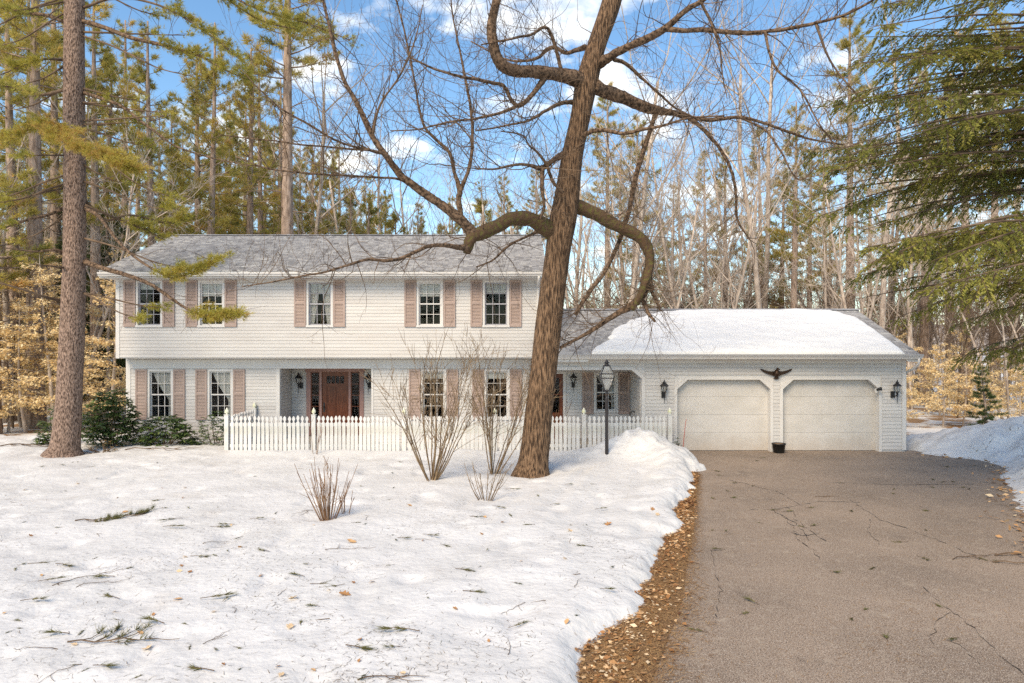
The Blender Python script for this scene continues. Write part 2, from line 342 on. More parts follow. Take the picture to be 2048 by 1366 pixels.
def driveway_left(y): return np.interp(y, DRV_Y, DRV_X) + .07*(noise2(np.asarray(y)*1.3, 0*np.asarray(y), 5)-.5)
def snow_edge(x, y):
    e = np.interp(y, SNW_Y, SNW_X)
    return (e - x)*.95 + .95*(fbm(x*1.3, y*1.3, 11)-.44) + .12*(noise2(x*6, y*6, 13)-.5)
def lawn_h(x, y):
    d = snow_edge(x, y)
    th = np.where(d > 0, .15*(1-np.exp(-np.maximum(d, 0)/.16)), np.maximum(d*.6, -.12))
    b = (fbm(x*.7, y*.7, 21, 3)-.44)*.12 + (fbm(x*2.2, y*2.2, 31, 3)-.44)*.045*np.clip(2.2*noise2(x*.45, y*.45, 37)-.3, .1, 1.3) + (noise2(x*7, y*7, 41)-.5)*.024*noise2(x*.8, y*.8, 43)
    pit = np.clip(noise2(x*2.4+9, y*1.9, 55)-.72, 0, 1)*-.22                                # softened footprints
    sl_ = x*.96-y*.27; b = b + .05*(noise2(sl_*5.2, y*.55, 45)-.5)*np.clip((x+2.5)/2.5, 0, 1) + .035*(noise2(x*3.3+5, y*3.3, 47)-.5)*np.clip(noise2(x*.6, y*.6, 49)*2-.6, 0, 1)
    z = th + np.where(d > 0, (b + pit)*np.clip(d/.5, 0, 1), 0)
    z = z - .10*np.exp(-(np.hypot(x-.44, y-15.85)/.62)**2) - .08*np.exp(-(np.hypot(x+11.98, y-18.6)/.75)**2)      # melt hollows round the trunks
    for px_, py_ in ((-3.1, 11.6), (-1.7, 14.8), (-.45, 16.0), (-.5, 13.0)): z = z - .05*np.exp(-(np.hypot(x-px_, y-py_)/.35)**2)
    # ploughed heap beside the lamp post, ridge along the drive
    heap = .62*np.exp(-((x-3.35)/.80)**2 - ((y-18.45)/.75)**2) + .28*np.exp(-((x-3.75)/.55)**2 - ((y-17.3)/.9)**2) + .20*np.exp(-((x-2.2)/.7)**2 - ((y-18.2)/.6)**2)
    z = z + heap*(1 + .35*(fbm(x*3, y*3, 61, 3)-.45) + .25*(noise2(x*8, y*8, 71)-.5))*np.clip(d/.35+.15, 0, 1)
    ridge = .10*np.exp(-((d-.35)/.3)**2)*np.clip((y-11)/3, 0, 1)
    z = z + np.where(d > 0, ridge*(.6+.8*noise2(x*3, y*3, 81)), 0)
    z = z + .10*np.exp(-((y-18.75)/.35)**2)*noise2(x*2.2, y*0+3, 91)*np.clip((3-x), 0, 1)*np.clip((x+7.9)*2, 0, 1)
    # thin cover behind the fence and next to the house
    k = np.clip((y-19.2)/.4, 0, 1)*np.clip((x+8.2)*3, 0, 1); z = np.where(d > 0, z*(1-k) + .05*k, z)
    return z

def sheet(name, xs, ys, hf, mat, smooth=True):
    X, Yg = np.meshgrid(xs, ys); Z = hf(X, Yg)
    v = np.stack((X, Yg, Z), -1).reshape(-1, 3); nx = len(xs); ny = len(ys)
    i = (np.arange(ny-1)[:, None]*nx + np.arange(nx-1)[None]).ravel()
    return link(name, mesh_np(name, v, np.stack((i, i+1, i+nx+1, i+nx), -1), smooth), mat)

g = sheet('ground', np.linspace(-320, 320, 161), np.linspace(-80, 420, 126),
          lambda x, y: -.12 + 0*x + .012*np.clip(y-60, 0, None) + 1.0*(fbm(x*.05, y*.05, 3, 3)-.45)*np.clip((np.hypot(x, y-12)-27)/25, 0, 1), MT['forest_floor'])
tag(g, kind='structure')
ys = np.arange(2.0, 22.6, .06); xs = np.arange(-17, 5.3, .06)
lawn = sheet('snow_lawn', xs, ys, lawn_h, MT['snow']); tag(lawn, kind='structure')
# soil verge between snow and asphalt
yy = np.linspace(-6, 20.2, 160)
def strip(name, xl, xr, z, mat, n=4):
    v = []; 
    for y, a, b in zip(yy, xl, xr):
        for k in range(n): v.append((a+(b-a)*k/(n-1), y, z))
    i = (np.arange(len(yy)-1)[:, None]*n + np.arange(n-1)[None]).ravel()
    o = link(name, mesh_np(name, np.array(v), np.stack((i, i+1, i+n+1, i+n), -1)), mat); tag(o, kind='structure'); return o
strip('driveway_verge', np.interp(yy, SNW_Y, SNW_X)-1.2, driveway_left(yy)+.4, -.006, MT['soil'])
strip('driveway', driveway_left(yy), np.interp(yy, RGT_Y, RGT_X)+.5, .0, MT['asphalt'], 8)
# snow bank on the right
def bank_h(x, y):
    e = np.interp(y, RGT_Y, RGT_X)
    d = np.minimum((x-e)*.8, 1e9) 
    d = np.where(y > 18.6, np.minimum(d, 1e9), d)
    d = d + .3*(fbm(x*1.7, y*1.7, 15)-.47) + .12*(noise2(x*6, y*6, 17)-.5)
    top = .32 + .78*np.exp(-((x-14.0)/1.7)**2 - ((y-18.6)/2.3)**2) + .30*np.exp(-((x-12.4)/1.4)**2-((y-15.2)/1.6)**2) + .25*np.clip((x-12)/6, 0, 1)
    z = np.where(d > 0, top*(1-np.exp(-np.maximum(d, 0)/.9)), np.maximum(d*.6, -.12))
    z = z + np.where(d > 0, (fbm(x*1.3, y*1.3, 25, 3)-.44)*.30 + (fbm(x*3.4, y*3.4, 29, 3)-.44)*.26 + (noise2(x*8, y*8, 33)-.5)*.03, 0)*np.clip(d/.5, 0, 1)
    fade = np.clip((24.5-y)/3, 0, 1)*np.clip((26-x)/5, 0, 1)
    z = -.14 + (z+.14)*fade
    k = np.clip((y-19.6)/.3, 0, 1)*np.clip((11.75-x)/.3, 0, 1)
    return z*(1-k) - .15*k
bank = sheet('snow_bank', np.arange(4, 27, .10), np.arange(2, 25, .10), bank_h, MT['snow']); tag(bank, kind='structure')
h = MB()
hp = [(-400, 14)] + [(x, 16+9*float(fbm(np.array(x*.01), np.array(.3), 77))) for x in range(-380, 400, 20)] + [(400, 14)]
hv = []; 
for x, z in hp: hv += [(x, 400, -4), (x, 425, z*.7), (x, 470, z)]
h.add(hv, [(3*i+k, 3*i+3+k, 3*i+4+k, 3*i+1+k) for i in range(len(hp)-1) for k in (0, 1)])
tag(h.build('far_hill', MT['hill'], smooth=True), kind='structure')

# ------------------------------------------------------------------ house
YU, YL, YA, YG, YP = 21.0, 21.5, 22.6, 20.0, 21.8     # upper wall, lower wall, alcove back, garage front, porch back
HX0, HX1 = -11.86, 0.81                                 # house ends
GX0, GX1 = 3.70, 11.23                                  # garage ends
house = empty('house', (-5.5, YL, 0), label='white clapboard colonial house with mauve shutters and attached two-bay garage', cat='house')
bpy.context.view_layer.update()
HINV = Vector((-5.5, YL, 0))
def hpart(mb, name, mat, parent=None, smooth=False):
    """a part (or sub-part) of the house, coordinates given in the world"""
    o = mb.build(name, mat, smooth=smooth); p = parent or house; o.parent = p
    o.matrix_parent_inverse = p.matrix_world.inverted() if p is house else o.matrix_parent_inverse
    if p is house: o.matrix_parent_inverse.translation = -HINV
    return o
boards = []                                            # (length, mesh, parent) of every clapboard
EXP = .1016
def clap_course(x0, x1, y, z0, z1, axis='x', flip=1):
    """one lapped board: bottom edge proud by 14 mm, top edge 3 mm; faces -y (axis x) or +x/-x side walls (axis y)"""
    zt = z1 - .0065; b = MB()
    if axis == 'x':
        vs = [(x0, y-.026, z0), (x1, y-.026, z0), (x1, y+.01, z0), (x0, y+.01, z0), (x0, y-.018, zt), (x1, y-.018, zt), (x1, y+.01, zt), (x0, y+.01, zt)]
    else:                                              # here x0,x1 run along y and y is the wall's x
        s = flip
        vs = [(y+s*.026, x0, z0), (y+s*.026, x1, z0), (y-s*.01, x1, z0), (y-s*.01, x0, z0), (y+s*.018, x0, zt), (y+s*.018, x1, zt), (y-s*.01, x1, zt), (y-s*.01, x0, zt)]
    b.add(vs, [(0,3,2,1),(4,5,6,7),(0,1,5,4),(1,2,6,5),(2,3,7,6),(3,0,4,7)])
    return b
def clapboards(wall, x0, x1, y, z0, z1, holes, axis='x', flip=1):
    z = z0
    while z < z1 - .02:
        t = min(z+EXP, z1); zm = (z+t)/2
        cuts = [(a, b) for a, b, c, d in holes if c - .01 < t and d + .01 > z and (c < zm < d or c < z+.01 < d or c < t-.01 < d)]
        cuts.sort(); a = x0
        for c0, c1 in cuts + [(x1, x1)]:
            if c0 - a > .03: boards.append((c0-a, clap_course(a, c0, y, z, t, axis, flip), wall))
            a = max(a, c1)
        z = t
def wall_holes(x0, x1, y, z0, z1, holes, th=.12, axis='x', flip=1):
    """backing wall with openings, th thick, behind the clapboards"""
    X = sorted({x0, x1, *[min(max(v, x0), x1) for h in holes for v in h[:2]]}); Z = sorted({z0, z1, *[min(max(v, z0), z1) for h in holes for v in h[2:]]})
    b = MB()
    for i in range(len(X)-1):
        for j in range(len(Z)-1):
            cx = (X[i]+X[i+1])/2; cz = (Z[j]+Z[j+1])/2
            if any(a < cx < c and d < cz < e for a, c, d, e in holes): continue
            if axis == 'x': b.box(X[i], X[i+1], y+.004, y+th, Z[j], Z[j+1])
            else:
                u, w_ = sorted((y-flip*.004, y-flip*th)); b.box(u, w_, X[i], X[i+1], Z[j], Z[j+1])
    return b

# window positions: centre x, wall y, casing half width, z bottom, z top, kind of dressing
def win(cpx, Y, wpx, yt, yb): c = XY(cpx, Y); hw = wpx/F*Y/2; return (c, hw, ZY(yb, Y), ZY(yt, Y))
UP = [win(c, YU, 53, 561, 653.6) for c in (299.5, 423.5, 640, 860, 992)]
LO = [win(c, YL, 51, 738.5, 839) for c in (321.8, 441.5, 867.5, 994)]
PO = [win(1211.5, YP, 48, 745, 824)]
def hole(w): return (w[0]-w[1]+.03, w[0]+w[1]-.03, w[2]+.03, w[3]-.03)
uholes = [hole(w) for w in UP]; lholes = [hole(w) for w in LO]
AX0, AX1, AZ = -7.13, -4.31, 2.33                       # alcove opening
zo = 2.66                                               # underside of the overhang
# --- upper storey
uw = hpart(wall_holes(HX0, HX1, YU, zo, 5.16, uholes), 'upper_front_wall', MT['trim'])
clapboards(uw, HX0+.10, HX1-.10, YU, zo+.02, 5.0, uholes)
# --- lower storey with the recessed entrance
lw = hpart(wall_holes(HX0, HX1, YL, 0, zo-.01, lholes + [(AX0, AX1, .0, AZ)]), 'lower_front_wall', MT['trim'])
clapboards(lw, HX0+.16, HX1-.1, YL, .06, 2.325, lholes + [(AX0-.10, AX1+.06, -.1, 2.4)])
t = MB(); t.box(HX0+.15, HX1, YL-.030, YL+.002, 2.333, 2.60); t.box(HX0+.15, HX1, YL-.034, YL+.002, 2.61, zo-.012); hpart(t, 'frieze_board', MT['trim'])
# side and rear walls, floor slab, overhang soffit
SY1 = 29.0
sl = MB(); sl.box(HX0+.002, HX0+.12, YU+.125, SY1, zo, 5.16); sl.box(HX0+.05, HX0+.16, YL+.125, SY1, 0, zo-.01); lsw = hpart(sl, 'left_side_wall', MT['trim'])
sr = MB(); sr.box(HX1-.12, HX1-.002, YU+.125, SY1, zo, 5.16); sr.box(HX1-.12, HX1-.002, YL+.125, SY1, 0, zo-.01); rsw = hpart(sr, 'right_side_wall', MT['siding'])
for (yw, xs_) in (((HX0), -1), ((HX1), 1)):
    clapboards(lsw if xs_ < 0 else rsw, YU+.13, SY1, yw, zo+.02, 5.0, [], 'y', xs_)
gw = MB()                                               # gable triangles
for x in (HX0+.06, HX1-.06): gw.add([(x-.05, YU, 5.16), (x-.05, SY1, 5.16), (x-.05, 25, 6.86), (x+.05, YU, 5.16), (x+.05, SY1, 5.16), (x+.05, 25, 6.86)], [(0, 1, 2), (5, 4, 3), (0, 3, 4, 1), (1, 4, 5, 2), (2, 5, 3, 0)])
hpart(gw, 'gable_wall', MT['siding'])
rw = MB(); rw.box(HX0, HX1, SY1-.1, SY1, 0, 5.16); hpart(rw, 'rear_wall', MT['siding'])
sf = MB(); sf.box(HX0, HX1, YU+.002, YL+.1, zo-.008, zo+.03); sf.box(HX0+.1, HX1-.1, YL+.1, SY1-.1, 2.5, zo+.02); hpart(sf, 'overhang_soffit', MT['trim'])
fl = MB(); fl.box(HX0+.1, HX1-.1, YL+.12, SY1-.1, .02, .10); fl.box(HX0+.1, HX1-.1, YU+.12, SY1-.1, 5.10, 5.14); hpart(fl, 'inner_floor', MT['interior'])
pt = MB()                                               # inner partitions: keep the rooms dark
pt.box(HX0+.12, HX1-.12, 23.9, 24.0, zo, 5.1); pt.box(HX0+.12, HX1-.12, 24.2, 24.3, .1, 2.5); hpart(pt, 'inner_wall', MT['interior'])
fd = MB(); fd.box(HX0+.08, HX1-.02, YL+.03, YL+.11, -.3, .055); hpart(fd, 'foundation', MT['concrete'])
cb = MB(); cb.box(HX0-.012, HX0+.10, YU-.034, YU+.10, zo-.01, 5.02); hpart(cb, 'corner_board', MT['trim'])
cb = MB(); cb.box(HX1-.10, HX1+.012, YU-.034, YU+.10, zo-.01, 5.02); hpart(cb, 'corner_board', MT['trim'])
cb = MB(); cb.box(HX0+.04, HX0+.16, YL-.034, YL+.10, .04, 2.60); hpart(cb, 'corner_board', MT['trim'])
# --- alcove
al = MB(); al.box(AX0-.1, AX0-.004, YL+.12, YA+.1, 0, AZ+.1); ax = hpart(al, 'alcove_side_wall', MT['trim'])
clapboards(ax, YL+.05, YA, AX0, .15, AZ-.01, [], 'y', 1)
al = MB(); al.box(AX1+.004, AX1+.1, YL+.12, YA+.1, 0, AZ+.1); hpart(al, 'alcove_side_wall', MT['siding'])
dx0, dx1 = XY(613.4, YA), XY(728, YA)
ab = hpart(wall_holes(AX0, AX1, YA, 0, AZ+.1, [(dx0+.02, dx1-.02, .0, AZ-.03)]), 'alcove_back_wall', MT['trim'])
clapboards(ab, AX0+.03, AX1, YA, .15, AZ-.01, [(dx0, dx1, -.1, 3)])
ac = MB(); ac.box(AX0-.05, AX1+.05, YL+.125, YA+.1, AZ+.004, AZ+.06); hpart(ac, 'alcove_ceiling', MT['trim'])
at_ = MB(); at_.box(AX0-.10, AX0+.006, YL-.034, YL+.06, .02, AZ); hpart(at_, 'alcove_trim', MT['trim']); at_ = MB(); at_.box(AX1-.006, AX1+.06, YL-.034, YL+.06, .02, AZ); hpart(at_, 'alcove_trim', MT['trim'])
st = MB(); st.box(AX0-.3, AX1+.3, YL-1.1, YL-.03, -.1, .12); st.box(AX0, AX1, YL-.03, YA, -.1, .14); hpart(st, 'front_step', MT['concrete'])
# front door
dc = MB(); z0, z1 = .15, AZ
def X_(px): return XY(px, YA)
dc.box(dx0, X_(622), YA-.05, YA+.04, z0, z1-.13); dc.box(X_(720), dx1, YA-.05, YA+.04, z0, z1-.13)
dc.box(X_(639.7), X_(644), YA-.045, YA+.04, z0, z1-.13); dc.box(X_(697.7), X_(702), YA-.045, YA+.04, z0, z1-.13)
dc.box(dx0-.03, dx1+.03, YA-.07, YA+.04, z1-.13, z1-.003)
hpart(dc, 'door_casing', MT['casing'])
for a, b in ((622, 639.7), (702, 720)):
    m_ = MB(); a = X_(a); b = X_(b)
    m_.box(a, a+.03, YA-.01, YA+.03, z0, z1-.13); m_.box(b-.03, b, YA-.01, YA+.03, z0, z1-.13); m_.box(a+.03, b-.03, YA-.01, YA+.03, z0, .72); m_.box(a+.03, b-.03, YA-.01, YA+.03, 2.16, z1-.13)
    for z in (1.07, 1.43, 1.79): m_.box(a+.03, b-.03, YA-.006, YA+.02, z, z+.022)
    sidel = hpart(m_, 'sidelight', MT['door'])
    for za, zb in ((.72, 1.07), (1.092, 1.43), (1.452, 1.79), (1.812, 2.16)):
        q = MB(); q.box(a+.03, b-.03, YA+.006, YA+.012, za, zb); q = q.build('pane', MT['glass']); q.parent = sidel; q.matrix_parent_inverse.translation = Vector((0, 0, 0))
d0, d1 = X_(644), X_(697.7); m_ = MB(); zt = z1-.13
m_.box(d0, d0+.15, YA+.0, YA+.045, z0, zt); m_.box(d1-.15, d1, YA+.0, YA+.045, z0, zt)
m_.box(d0+.15, d1-.15, YA, YA+.045, z0, .32); m_.box(d0+.15, d1-.15, YA, YA+.045, 1.74, 1.82); m_.box(d0+.15, d1-.15, YA, YA+.045, 2.06, zt)
for k in (1, 2, 3): x = d0+.15+(d1-d0-.3)*k/4; m_.box(x-.01, x+.01, YA+.005, YA+.04, 1.82, 2.06)
door = hpart(m_, 'front_door', MT['door'])
def sub(mb, name, mat, parent, smooth=False):
    o = mb.build(name, mat, smooth=smooth); o.parent = parent; return o
q = MB(); q.box(d0+.15, (d0+d1)/2-.012, YA+.022, YA+.04, .32, 1.74); sub(q, 'door_panel', MT['door'], door)
q = MB(); q.box((d0+d1)/2+.012, d1-.15, YA+.022, YA+.04, .32, 1.74); sub(q, 'door_panel', MT['door'], door)
q = MB(); q.box((d0+d1)/2-.012, (d0+d1)/2+.012, YA+.002, YA+.04, .32, 1.74); sub(q, 'door_stile', MT['door'], door)
for k in range(4):
    wq = (d1-d0-.3)/4; x = d0+.15+wq*k; q = MB(); q.box(x+.01, x+wq-.01, YA+.018, YA+.024, 1.82, 2.06); sub(q, 'pane', MT['glass'], door)
q = MB(); q.lathe([(.0, -.05), (.022, -.04), (.03, -.02), (.022, 0), (.01, .005)], 10, (d0+.07, YA-.06, 1.08)); q.box(d0+.045, d0+.095, YA-.012, YA-.001, .9, 1.2); sub(q, 'door_handle', MT['black'], door)
# --- garage and porch
o1 = (XY(1354, YG), XY(1540, YG)); o2 = (XY(1565, YG), XY(1757, YG)); OT = ZY(759.3, YG); CHX, CHZ = .30, .27
px0, pxc, pzc, pz = HX1, XY(1263, YG), ZY(757, YG), ZY(740, YG)   # porch opening
gtop = 2.72
gh = [(o1[0], o1[1], -1, OT), (o2[0], o2[1], -1, OT), (px0, GX0, -1, pz)]
gwall = hpart(wall_holes(px0, GX1, YG, 0, gtop, gh), 'garage_front_wall', MT['trim'])
TW = .085
zs = .06
clapboards(gwall, px0+.02, GX1-.105, YG, zs, gtop-.02, [(o1[0]-TW, o1[1]+TW, -1, OT+TW), (o2[0]-TW, o2[1]+TW, -1, OT+TW), (px0, GX0+.10, -1, pz+.11)])
def corner_fill(x, s):                                  # chamfered corner piece of an opening
    b = MB(); b.prism([(x, OT), (x+s*CHX, OT), (x, OT-CHZ)] if s > 0 else [(x, OT), (x, OT-CHZ), (x+s*CHX, OT)], YG+.003, YG+.115); return b
for o in (o1, o2):
    for x, s in ((o[0], 1), (o[1], -1)): hpart(corner_fill(x, s), 'corner_brace', MT['trim'])
    b = MB(); y0, y1 = YG-.036, YG+.0
    b.box(o[0]-TW, o[0]-.0, y0, y1, 0, OT-CHZ); b.box(o[1], o[1]+TW, y0, y1, 0, OT-CHZ); b.box(o[0]+CHX, o[1]-CHX, y0, y1, OT, OT+TW)
    k = TW*.45
    b.prism([(o[0], OT-CHZ), (o[0]+CHX, OT), (o[0]+CHX, OT+TW), (o[0]-k+.02, OT-CHZ+TW+.03), (o[0]-TW, OT-CHZ+.0)], y0, y1)
    b.prism([(o[1], OT-CHZ), (o[1]+TW, OT-CHZ), (o[1]+k-.02, OT-CHZ+TW+.03), (o[1]-CHX, OT+TW), (o[1]-CHX, OT)], y0, y1)
    hpart(b, 'garage_trim', MT['trim'])
    ja = MB(); ja.box(o[0]-.04, o[0]+.003, YG+.118, YG+.22, 0, OT+.03); ja.box(o[1]-.003, o[1]+.04, YG+.118, YG+.22, 0, OT+.03); hpart(ja, 'door_jamb', MT['trim'])
    gd = MB(); gd.box(o[0], o[1], YG+.215, YG+.235, .0, OT+.02); gdo = hpart(gd, 'garage_door', MT['garage_door'])
    nz_ = 4; hgt = (OT+.01)/nz_
    for k in range(nz_):
        p = MB(); a, b2 = .012+k*hgt, .012+(k+1)*hgt-.004
        p.prism([(o[0]+.004, a+.004), (o[0]+.008, a), (o[1]-.008, a), (o[1]-.004, a+.004), (o[1]-.004, b2-.004), (o[1]-.008, b2), (o[0]+.008, b2), (o[0]+.004, b2-.004)], YG+.165, YG+.212)
        sub(p, 'panel', MT['garage_door'], gdo)
    p = MB(); p.box(o[0]+.01, o[1]-.01, YG+.168, YG+.21, .001, .011); sub(p, 'bottom_seal', MT['black'], gdo)
# porch header, chamfer, post trim
b = MB(); b.box(px0+.02, pxc, YG-.032, YG+.0, pz, pz+.10)
b.prism([(pxc, pz), (GX0, pzc), (GX0+.10, pzc), (GX0+.10, pzc+.03), (pxc+.06, pz+.10), (pxc, pz+.10)], YG-.032, YG+0)
b.box(GX0, GX0+.10, YG-.032, YG+0, .02, pzc); hpart(b, 'porch_trim', MT['trim'])
b = MB(); b.prism([(pxc, pz), (GX0, pz), (GX0, pzc)], YG+.003, YG+.115); hpart(b, 'corner_brace', MT['trim'])
b = MB(); b.box(GX0+.004, GX0+.12, YG+.125, 26.6, 0, gtop); gsw = hpart(b, 'porch_side_wall', MT['trim'])
clapboards(gsw, YG+.13, YP, GX0, .15, 2.4, [], 'y', -1)
pholes = [hole(PO[0]), (XY(1078, YP), XY(1126, YP), -1, ZY(747.5, YP))]
pw = hpart(wall_holes(HX1, GX0+.004, YP, 0, 2.55, pholes), 'porch_back_wall', MT['trim'])
clapboards(pw, HX1, GX0, YP, .15, 2.42, [pholes[0], (pholes[1][0]-.05, pholes[1][1]+.1, -1, pholes[1][3]+.03)])
b = MB(); b.box(HX1-.02, GX0+.01, YG+.12, YP+.12, 2.43, 2.5); hpart(b, 'porch_ceiling', MT['trim'])
b = MB(); b.box(HX1, GX0, YG+.1, YP, -.1, .14); hpart(b, 'porch_floor', MT['concrete'])
pd0, pd1, pdz = pholes[1][0], pholes[1][1], pholes[1][3]
b = MB(); b.box(pd1, pd1+.09, YP-.03, YP+.05, .14, pdz+.05); b.box(pd0-.02, pd1, YP-.03, YP+.05, pdz, pdz+.05); hpart(b, 'door_casing', MT['trim'])
b = MB(); b.box(pd0, pd0+.11, YP+.02, YP+.06, .14, pdz); b.box(pd1-.11, pd1, YP+.02, YP+.06, .14, pdz); b.box(pd0+.11, pd1-.11, YP+.02, YP+.06, .14, .95); b.box(pd0+.11, pd1-.11, YP+.02, YP+.06, pdz-.13, pdz)
b.box((pd0+pd1)/2-.012, (pd0+pd1)/2+.012, YP+.022, YP+.05, .95, pdz-.13); b.box(pd0+.11, pd1-.11, YP+.022, YP+.05, 1.5, 1.524)
pdoor = hpart(b, 'porch_door', MT['door'])
for xa, xb in ((pd0+.11, (pd0+pd1)/2-.012), ((pd0+pd1)/2+.012, pd1-.11)):
    for za, zb in ((.95, 1.5), (1.524, pdz-.13)): q = MB(); q.box(xa, xb, YP+.034, YP+.04, za, zb); sub(q, 'pane', MT['glass'], pdoor)
# rest of the garage shell
b = MB(); b.box(GX1-.12, GX1-.004, YG+.125, 26.6, .05, gtop); grs = hpart(b, 'garage_side_wall', MT['trim'])
clapboards(grs, YG+.13, 26.6, GX1, .06, gtop, [], 'y', 1)
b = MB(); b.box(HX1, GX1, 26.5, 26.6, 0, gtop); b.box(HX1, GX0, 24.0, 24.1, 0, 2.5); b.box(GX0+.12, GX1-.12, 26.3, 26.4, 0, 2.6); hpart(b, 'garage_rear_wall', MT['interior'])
b = MB(); b.box(GX0, GX1+.0, YG+.13, 26.6, -.1, -.004); b.box(GX1-.5, GX1-.01, YG+.02, YG+.13, -.2, .058); hpart(b, 'garage_floor', MT['concrete'])
for x in (GX1-.10,):
    b = MB(); b.box(x, x+.112, YG-.034, YG+.11, .045, gtop-.02); hpart(b, 'corner_board', MT['trim'])
b = MB()
for x in (GX1-.06,): b.add([(x-.05, YG+.1, gtop), (x-.05, 26.6, gtop), (x-.05, 23.3, 4.14), (x+.055, YG+.1, gtop), (x+.055, 26.6, gtop), (x+.055, 23.3, 4.14)], [(0, 1, 2), (5, 4, 3), (0, 3, 4, 1), (1, 4, 5, 2), (2, 5, 3, 0)])
hpart(b, 'garage_gable', MT['siding'])

# --- windows and shutters
def make_window(w, Y, dress, cas=.062, grey=False):
    c, hw, zb, zt = w; fm = MB(); f0, f1 = Y-.042, Y+.03
    fm.box(c-hw, c-hw+cas, f0, f1, zb, zt); fm.box(c+hw-cas, c+hw, f0, f1, zb, zt); fm.box(c-hw+cas, c+hw-cas, f0, f1, zt-cas, zt); fm.box(c-hw-.02, c+hw+.02, f0-.02, f1, zb-.012, zb+cas*.75)
    win_ = hpart(fm, 'window', MT['trim'])
    x0, x1, a, b_ = c-hw+cas, c+hw-cas, zb+cas*.75, zt-cas; mid = (a+b_)/2; sw = .040
    msash = MT['screen'] if grey else MT['trim']
    for (u, v, dy) in ((mid-.02, b_, .012), (a, mid+.02, .034)):      # upper sash outside, lower sash inside
        s = MB(); y0, y1 = Y+dy, Y+dy+.02
        s.box(x0, x0+sw, y0, y1, u, v); s.box(x1-sw, x1, y0, y1, u, v); s.box(x0+sw, x1-sw, y0, y1, u, u+sw); s.box(x0+sw, x1-sw, y0, y1, v-sw, v)
        sub(s, 'sash', msash, win_)
        gx0, gx1, gz0, gz1 = x0+sw, x1-sw, u+sw, v-sw; mw = .016
        g_ = MB()
        for k in (1, 2): x = gx0+(gx1-gx0)*k/3; g_.box(x-mw/2, x+mw/2, y0+.004, y1-.003, gz0, gz1)
        for k in range(3):
            xa = gx0+(gx1-gx0)*k/3+(mw/2 if k else 0); xb = gx0+(gx1-gx0)*(k+1)/3-(mw/2 if k < 2 else 0); z = (gz0+gz1)/2; g_.box(xa, xb, y0+.004, y1-.003, z-mw/2, z+mw/2)
        sub(g_, 'muntins', msash, win_)
        for i in range(3):
            for j in range(2):
                q = MB(); xa, xb, za, zb_ = gx0+(gx1-gx0)*i/3+mw/2, gx0+(gx1-gx0)*(i+1)/3-mw/2, gz0+(gz1-gz0)*j/2+mw/2, gz0+(gz1-gz0)*(j+1)/2-mw/2; tl_ = random.uniform(-.0012, .0012); q.add([(xa, y1-.002, za), (xb, y1-.002+tl_, za), (xb, y1-.002+tl_, zb_), (xa, y1-.002, zb_)], [(0, 1, 2, 3)])
                sub(q, 'pane', MT['glass'], win_)
    yb = Y+.095
    def drape(fx0, fx1, name):                           # pleated sheet whose side edges are functions of height
        n, mz = 26, 14; v = []; f = []
        for j in range(mz):
            z = b_-(b_-a)*j/(mz-1); l_, r_ = fx0(j/(mz-1)), fx1(j/(mz-1))
            for i in range(n): u = i/(n-1); v.append((l_+(r_-l_)*u, yb+.018*math.sin(u*26+math.sin(j)*.3), z))
        for j in range(mz-1):
            for i in range(n-1): f.append((j*n+i, j*n+i+1, (j+1)*n+i+1, (j+1)*n+i))
        d_ = MB(); d_.add(v, f); sub(d_, name, MT['curtain'], win_, True)
    W = x1-x0
    if 'L' in dress: drape(lambda t: x0, lambda t: x0+W*(.95-.75*min(1, t/.62)**1.3 if t < .62 else .20+.06*(t-.62)), 'curtain')
    if 'R' in dress: drape(lambda t: x1-W*(.95-.75*min(1, t/.62)**1.3 if t < .62 else .20+.06*(t-.62)), lambda t: x1, 'curtain')
    if 'T' in dress:
        drape(lambda t: x0, lambda t: x0+W*(.5-.3*t), 'curtain'); drape(lambda t: x1-W*(.5-.3*t), lambda t: x1, 'curtain')
    for k in dress:
        if k in '2345':
            s = MB(); s.box(x0-.03, x1+.03, yb-.03, yb-.02, b_-(b_-a)*int(k)*.08, b_+.03); sub(s, 'roller_shade', MT['shade'], win_)
    return win_
def shutter(cx, Y, wd, zb, zt):
    s = MB(); f = .048; y0, y1 = Y-.062, Y-.029; x0, x1 = cx-wd/2, cx+wd/2; mid = (zb+zt)/2+.02
    s.box(x0, x0+f, y0, y1, zb, zt); s.box(x1-f, x1, y0, y1, zb, zt); s.box(x0+f, x1-f, y0, y1, zb, zb+.085); s.box(x0+f, x1-f, y0, y1, zt-.06, zt); s.box(x0+f, x1-f, y0, y1, mid-.035, mid+.035)
    sh = hpart(s, 'shutter', MT['shutter'])
    lv = MB()
    for a, b_ in ((zb+.085, mid-.035), (mid+.035, zt-.06)):
        n = int((b_-a)/.042)
        for k in range(n):
            z = a+(b_-a)*(k+.5)/n; lv.add([(x0+f, y0+.006, z-.022), (x1-f, y0+.006, z-.022), (x1-f, y1-.004, z+.020), (x0+f, y1-.004, z+.020), (x0+f, y0+.011, z-.024), (x1-f, y0+.011, z-.024)],
                                         [(0, 1, 2, 3), (0, 4, 5, 1)])
    lv.box(x0+f, x1-f, y1-.004, y1-.001, zb+.085, zt-.06)
    o = sub(lv, 'louvres', MT['shutter'], sh); o['kind'] = 'stuff'
